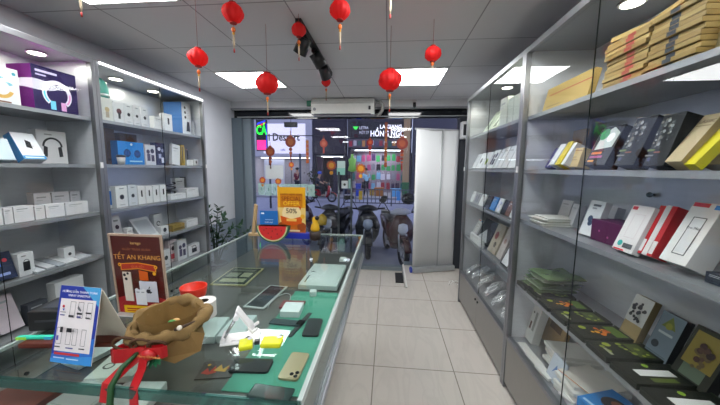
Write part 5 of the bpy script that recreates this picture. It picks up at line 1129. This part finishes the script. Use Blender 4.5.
scooter('dark red scooter with a pale front parked beside the roll-up banner', (.16, 5.86, GZ), 14, '3a1418', 'b4b8c4', 'd4d8e0', rimc='b0b4ba')
scooter('black scooter parked left of the door handles behind the potted figurine', (-1.08, 6.2, GZ), -10, '191c22', '2a2e36', 'b0b8c4')
scooter('dark scooter with a reddish front at the left, behind the blue card', (-2.25, 7.0, GZ), 40, '43202a', '1a1c22', 'a8aeb8')
o = empty('helmet', (.38, 5.40, .90), 'black helmet hanging on the dark red scooter', 'helmet')
b = MB(); b.sphere((0, 0, .06), .125, m('0f1013', .25), 18, 12, sq=(1, 1.1, .85)); b.build('shell', None, o)
b = MB(); b.box(-.09, .09, -.155, -.10, .03, .05, m('1c1e22', .3), bev=.006); b.build('peak', None, o)
o = empty('yellow_bag', (-1.28, 5.62, .52), 'yellow plastic bag hanging on the black scooter behind the potted figurine', 'bag')
b = MB(); b.lathe([(.02, -.14), (.09, -.13), (.11, -.05), (.08, .03), (.03, .08)], 16, m('d0a818', .4), wob=lambda a, z: .12*math.sin(a*3+z*20)); b.build('bag_body', None, o)

# people
def skin_body(name, pts, edges, rad, ma, parent):
    me = bpy.data.meshes.new(name); me.from_pydata(pts, edges, [])
    o = bpy.data.objects.new(name, me); COL.objects.link(o); o.parent = parent
    sk = o.modifiers.new('skin', 'SKIN'); sk.use_smooth_shade = True
    for i, v in enumerate(me.skin_vertices[0].data):
        v.radius = rad[i] if isinstance(rad[i], tuple) else (rad[i], rad[i]); v.use_root = (i == 0)
    ss = o.modifiers.new('smooth', 'SUBSURF'); ss.levels = 1; ss.render_levels = 1
    me.materials.append(ma); return o
def person(label, loc, rot, shirt, trousers, pose, hat=None):
    o = empty('person', loc, label, 'person', None, (0, 0, math.radians(rot)))
    SK = m('b08a70', .6)
    if pose == 'stand':
        J = dict(pel=(0, 0, .95), wai=(0, 0, 1.1), che=(0, 0, 1.32), nck=(0, 0, 1.47), hd0=(0, -.01, 1.55), hd1=(0, -.01, 1.66), sl=(-.18, 0, 1.38), el=(-.24, .02, 1.12), hl=(-.22, -.12, .92), sr=(.18, 0, 1.38), er=(.25, .02, 1.12), hr=(.2, -.15, .95), pl=(-.09, 0, .9), kl=(-.1, -.03, .5), al=(-.1, .02, .08), tl=(-.1, -.14, .03), pr=(.09, 0, .9), kr=(.11, -.02, .5), ar=(.12, .03, .08), tr=(.12, -.13, .03))
    else:
        J = dict(pel=(0, .25, .88), wai=(0, .24, 1.02), che=(0, .16, 1.25), nck=(0, .12, 1.40), hd0=(0, .08, 1.48), hd1=(0, .07, 1.58), sl=(-.18, .16, 1.30), el=(-.26, -.05, 1.12), hl=(-.30, -.28, 1.02), sr=(.18, .16, 1.30), er=(.26, -.05, 1.12), hr=(.30, -.28, 1.02), pl=(-.1, .22, .86), kl=(-.17, -.14, .78), al=(-.15, -.1, .40), tl=(-.15, -.22, .36), pr=(.1, .22, .86), kr=(.17, -.14, .78), ar=(.15, -.1, .40), tr=(.15, -.22, .36))
    ks = list(J); ix = {k: i for i, k in enumerate(ks)}
    E_ = [('pel', 'wai'), ('wai', 'che'), ('che', 'nck'), ('nck', 'hd0'), ('hd0', 'hd1'), ('che', 'sl'), ('sl', 'el'), ('el', 'hl'), ('che', 'sr'), ('sr', 'er'), ('er', 'hr'), ('pel', 'pl'), ('pl', 'kl'), ('kl', 'al'), ('al', 'tl'), ('pel', 'pr'), ('pr', 'kr'), ('kr', 'ar'), ('ar', 'tr')]
    rr = dict(pel=.13, wai=.12, che=.14, nck=.055, hd0=.085, hd1=.09, sl=.065, el=.045, hl=.035, sr=.065, er=.045, hr=.035, pl=.085, kl=.06, al=.042, tl=.035, pr=.085, kr=.06, ar=.042, tr=.035)
    skin_body('body', [J[k] for k in ks], [(ix[a], ix[c]) for a, c in E_], [rr[k] for k in ks], SK, o)
    def cloth(nm, keys, ed, grow, ma):
        ii = {k: i for i, k in enumerate(keys)}
        skin_body(nm, [J[k] for k in keys], [(ii[a], ii[c]) for a, c in ed], [rr[k]+grow for k in keys], ma, o)
    cloth('shirt', ['wai', 'che', 'pel', 'sl', 'el', 'sr', 'er'], [('pel', 'wai'), ('wai', 'che'), ('che', 'sl'), ('sl', 'el'), ('che', 'sr'), ('sr', 'er')], .016, m(shirt, .7))
    cloth('trousers', ['pel', 'pl', 'kl', 'al', 'pr', 'kr', 'ar'], [('pel', 'pl'), ('pl', 'kl'), ('kl', 'al'), ('pel', 'pr'), ('pr', 'kr'), ('kr', 'ar')], .014, m(trousers, .8))
    hx_, hy_, hz_ = J['hd1']
    b = MB(); b.sphere((hx_, hy_+.015, hz_+.03), .115, m(hat or '14110f', .5), 14, 9, sq=(.95, 1.05, .8)); b.build('helmet' if hat else 'hair', None, o)
    return o
person('person in a light blue shirt standing before the shop across the street', (-1.36, 18.4, GZ+.02), 30, '9fd0dc', '23252c', 'stand')
person('person in a dark coat walking before the pale house across the street', (-5.75, 18.3, GZ+.02), -20, '6a1c2a', '2a2a34', 'stand')
scooter('red motorbike ridden along the street from left to right', (-3.65, 15.9, GZ-.10), 82, 'a02028', '2a2c34', 'd0d4da')
person('rider in dark clothes with a blue helmet on the red motorbike', (-3.65, 15.9, GZ-.10), 82, '2a2c3a', '23252c', 'ride', '3a5ac0')

# railing along the middle of the road
rl = empty('street_railing', (.0, 14.7, GZ-.1), 'grey metal railing along the middle of the road', 'railing')
GM = m('5a5d68', .5, .4)
for z in (.12, .80):
    boxpart('rail', -2.2, 3.0, -.02, .02, z, z+.05, GM, rl)
for k in range(27):
    x = -2.2+.2*k
    b = MB(); b.cyl((x, 0, .0012 if k % 6 == 0 else .13), (x, 0, .88 if k % 6 == 0 else .82), .032 if k % 6 == 0 else .016, n=8, ma=GM); b.build('post' if k % 6 == 0 else 'bar', None, rl)
for k, (x, cc) in enumerate(((-1.35, 'c8a428'), (.55, '3a8ac8'))):
    boxpart('sign_plate', x-.09, x+.09, -.035, -.022, .3, .75, m(cc, .5), rl)

# CÁ light sign on the pavement and the white billboard behind it
o = empty('light_sign', (-3.47, 7.9, 1.93), 'narrow sign with glowing green letters at the left of the shop glass', 'sign')
b = MB(); b.box(-.15, .15, 0, .06, .02, .95, m('14161c', .4)); b.build('case', None, o)
GRN = m('18ff38', .5, emit=1.6); PNK = m('ff2a88', .5, emit=1.1); BLU = m('3048ff', .5, emit=.9); RED = m('e84848', .5, emit=.7)
b = MB(); b.text('CÁ', .34, Matrix.Translation((-.0, -.006, .57)) @ FRONT, GRN, ext=.004, sx=.62, bold=.02); b.build('green_lettering', None, o)
b = MB(); b.box(-.13, .12, -.006, -.001, .05, .31, PNK); b.build('pink_panel', None, o)
b = MB(); b.box(.135, .15, -.006, -.001, .04, .76, BLU); b.build('blue_edge', None, o)
b = MB(); b.prism([(-.12, .70), (.12, .80), (.12, .75), (-.12, .65)], .004, RED, Matrix.Translation((0, -.005, 0))); b.prism([(-.12, .77), (.12, .85), (.12, .81), (-.12, .72)], .004, BLU, Matrix.Translation((0, -.005, 0))); b.build('stripe', None, o)
b = MB(); b.box(-.1, .1, -.006, -.001, .87, .93, m('20a040', .5, emit=.5)); b.build('green_strip', None, o)
b = MB(); b.cyl((0, .03, .95), (0, .03, 1.05), .02, n=8, ma=m('2a2c30', .5)); b.build('hanger', None, o)
o = empty('billboard', (-4.62, 12.85, 0), 'white lit billboard with dark lettering across the street', 'sign')
BW = m('f0e8f4', .5, emit=.42)
boxpart('panel', -.95, .95, .0, .12, 2.12, 3.42, BW, o)
b = MB(); b.text('i Dessert', .46, Matrix.Translation((0, -.006, 2.82)) @ FRONT, m('2a2228', .5), ext=.004, sx=.84, bold=.02); b.text('cafe', .14, Matrix.Translation((-.05, -.006, 2.28)) @ FRONT, m('3a4aa8', .5), ext=.004); b.build('lettering', None, o)
b = MB()
for x in (-.7, .7): b.cyl((x, .06, GZ-.08), (x, .06, 2.12), .05, n=8, ma=m('4a4c54', .5))
b.build('post', None, o)
b = MB(); b.cyl((-.96, -.05, 2.9), (1.9, -.3, 2.86), .02, n=6, ma=m('18181c', .6)); b.build('wire', None, o)

# houses across the street
FY = 19.6
def bay(x0, x1, name, label, wallc, open_h, inner, lampE):
    o = empty(name, ((x0+x1)/2, FY, GZ+.02), label, 'building', None)
    w_ = (x1-x0)/2
    boxpart('upper_wall', -w_, w_, 0, .3, open_h, 9, m(wallc, .7, sc=3), o)
    boxpart('side_wall', -w_, -w_+.18, 0, 2.2, .0, open_h, m(wallc, .7), o); boxpart('side_wall', w_-.18, w_, 0, 2.2, 0, open_h, m(wallc, .7), o)
    boxpart('inner_wall', -w_+.18, w_-.18, 2.1, 2.2, 0, open_h, m(inner, .7), o)
    boxpart('shop_ceiling', -w_+.18, w_-.18, .3, 2.1, open_h-.05, open_h+.0, m('c8c8cc', .7), o)
    if lampE:
        b = MB(); b.box(-w_+.4, w_-.4, .7, .85, open_h-.10, open_h-.055, m('fbfbff', .5, emit=4)); b.build('ceiling_tube', None, o)
        l = bpy.data.lights.new('shop_glow', 'AREA'); l.size = w_; l.energy = lampE; l.color = (1, .97, 1)
        lo = bpy.data.objects.new('shop_glow', l); COL.objects.link(lo); lo.parent = o; lo.location = (0, .7, open_h-.12)
    return o, w_
pale, w_ = bay(-9.4, -5.1, 'pale_house', 'pale house with an open ground floor across the street, below the billboard', 'b8b4bc', 2.5, '8a8890', 30)
boxpart('arch_panel', -1.2, .2, -.05, .0, .0, 2.3, m('c8c8cc', .6), pale)
dark, w_ = bay(-5.05, -2.75, 'dark_house', 'dark shop house between the billboard and the large dark sign', '2c2634', 2.6, '2a2430', 12)
boxpart('dark_sign', -1.1, 1.1, -.2, 0, 2.7, 3.6, m('241c28', .4), dark)
boxpart('curtain', -.9, -.5, .1, .2, 0, 2.5, m('4a3840', .8), dark); boxpart('curtain', .2, .7, .1, .2, 0, 2.5, m('3a3444', .8), dark)
right, w_ = bay(1.55, 7.5, 'dark_house', 'dark house front across the street, right of the lit bag shop', '4a4852', 2.8, '3a3844', 8)
shop, w_ = bay(-2.7, 1.5, 'bag_shop', 'brightly lit bag shop with a dark sign across the street', '3a3540', 3.05, '8a7f90', 75)
o2 = boxpart('sign_board', -2.0, 1.9, -.22, -.02, 3.72, 4.75, m('1e1a22', .4), shop)
SW = m('f4f0f8', .5, emit=1.0)
b = MB(); b.text('HỒNG NGỌC', .50, Matrix.Translation((.66, -.225, 3.98)) @ FRONT, SW, ext=.005, sx=.80, bold=.02); b.text('LA GIANG', .34, Matrix.Translation((.72, -.225, 4.42)) @ FRONT, SW, ext=.005, sx=.9, bold=.02); b.text('LETRA', .26, Matrix.Translation((-1.02, -.225, 4.36)) @ FRONT, m('d0ccd8', .5, emit=.5), ext=.005, sx=.8); b.text('MỐT 37', .26, Matrix.Translation((-1.0, -.225, 4.05)) @ FRONT, m('d0ccd8', .5, emit=.5), ext=.005, sx=.7)
b.prism([(-1.75, 4.45), (-1.35, 4.45), (-1.5, 4.25), (-1.6, 4.25)], .004, m('3ad848', .5, emit=.8), Matrix.Translation((0, -.226, 0))); b.build('lettering', None, o2)
aw = boxpart('awning_band', -2.05, 2.05, -.35, -.02, 3.1, 3.66, m('5a5058', .5), shop)
b = MB()
for k in range(14): b.box(-1.95+.28*k, -1.75+.28*k, -.36, -.351, 3.16+.05*(k % 3), 3.5+.04*(k % 2), m(['a83a44', 'c0b8b8', '3a6a5a', 'c88a4a', '8a2c3a', 'b8c4d0', '5a4a6a'][k % 7], .6))
b.build('printed_panel', None, aw)
b = MB(); b.box(1.55, 1.95, -.4, -.02, .3, 4.9, m('a88a64', .6)); b.build('pilaster', None, shop)
rnd = random.Random(3)
PAL = [('purple', '5a2a78'), ('teal', '2a7a7a'), ('pink', 'b84a7a'), ('white', 'd8d4dc'), ('black', '1c1a22'), ('green', '3aa058'), ('dark violet', '3a2050'), ('sky blue', '7ab8d8'), ('grey', '8a8a96'), ('crimson', 'a82038')]
ROWN = ['top', 'second', 'third', 'bottom']
for r_ in range(4):
    for c_ in range(11):
        nm, hx_c = PAL[rnd.randrange(len(PAL))]
        x = -2.33+.335*c_+rnd.uniform(-.02, .02); z = 2.25-.62*r_+rnd.uniform(-.05, .05); yy = FY+.25+.35*(r_ % 2)+rnd.uniform(0, .2)
        o = empty('handbag', (x, yy, z+GZ), '%s bag in the %s row of the lit street shop, %s from the left' % (nm, ROWN[r_], ORD[c_]), 'bag', 'bags in the shop across the street', (0, 0, rnd.uniform(-.3, .3)))
        w2, h2 = rnd.uniform(.11, .15), rnd.uniform(.34, .46)
        b = MB(); b.prism([(-w2*.85, h2), (w2*.85, h2), (w2, .05), (w2*.8, 0), (-w2*.8, 0), (-w2, .05)], .12, m(hx_c, .5)); b.build('bag_body', None, o)
        b = MB(); b.tube([(-w2*.5, .06, h2), (-w2*.4, .06, h2+.12), (0, .06, h2+.16), (w2*.4, .06, h2+.12), (w2*.5, .06, h2)], .01, 5, m(hx_c, .5)); b.build('strap', None, o)
o = empty('green_mannequin', (-2.3, 18.9, GZ+.02), 'bright green figure shaped dress on a stand at the left of the lit shop', 'mannequin')
b = MB(); b.lathe([(.05, 1.5), (.28, 1.6), (.2, 2.0), (.26, 2.3), (.08, 2.45), (.1, 2.6), (0, 2.68)], 14, m('8ac850', .6)); b.build('dress', None, o)
b = MB(); b.cyl((0, 0, .0012), (0, 0, 1.5), .04, n=8, ma=m('9a9aa0', .4)); b.cyl((0, 0, .0012), (0, 0, .03), .25, n=14, ma=m('9a9aa0', .4)); b.build('stand', None, o)
for k, (x, y, sx_, h_, cc, lb) in enumerate(((-.55, 18.8, .28, .55, 'a0601c', 'orange crate on the pavement before the lit shop'), (.5, 18.7, .3, .5, '5aa8d8', 'sky blue crate on the pavement before the lit shop'), (1.12, 18.8, .2, .9, '2a6a3a', 'dark green bin at the right of the lit shop'), (-1.85, 18.5, .16, .8, '2a4ab0', 'blue bin at the left of the lit shop'), (-1.02, 19.1, .14, .42, 'd0a838', 'yellow crate between the person and the orange crate'))):
    o = empty('street_crate', (x, y, GZ+.02), lb, 'crate')
    boxpart('crate_body', -sx_, sx_, -sx_*.7, sx_*.7, .0012, h_*.85, m(cc, .5), o, .02); boxpart('rim_band', -sx_-.02, sx_+.02, -sx_*.7-.02, sx_*.7+.02, h_*.85, h_, m(cc, .5), o, .01)
# potted bush before the dark house
o = empty('potted_bush', (-4.55, 18.2, GZ+.02), 'small dark green bush in a pot before the dark shop house', 'plant')
b = MB(); b.lathe([(.18, .0012), (.26, .45), (.22, .45)], 16, m('8a4a38', .7)); b.build('pot', None, o)
b = MB()
for k in range(220):
    v = Vector((rnd.gauss(0, .22), rnd.gauss(0, .2), 1.15+rnd.gauss(0, .3))); d = Vector((rnd.uniform(-1, 1), rnd.uniform(-1, 1), rnd.uniform(-.4, 1))).normalized()*.11; s_ = d.orthogonal()*.4
    b.poly([v, v+d*.5+s_, v+d, v+d*.5-s_], m(['2a3a24', '3a4a2a', '4a3a2a'][k % 3], .6))
fo = b.build('foliage', None, o); s_ = fo.modifiers.new('thickness', 'SOLIDIFY'); s_.thickness = .004
b = MB(); b.cyl((0, 0, .4), (0, 0, 1.1), .04, n=8, ma=m('3a2c20', .8)); b.build('trunk', None, o)
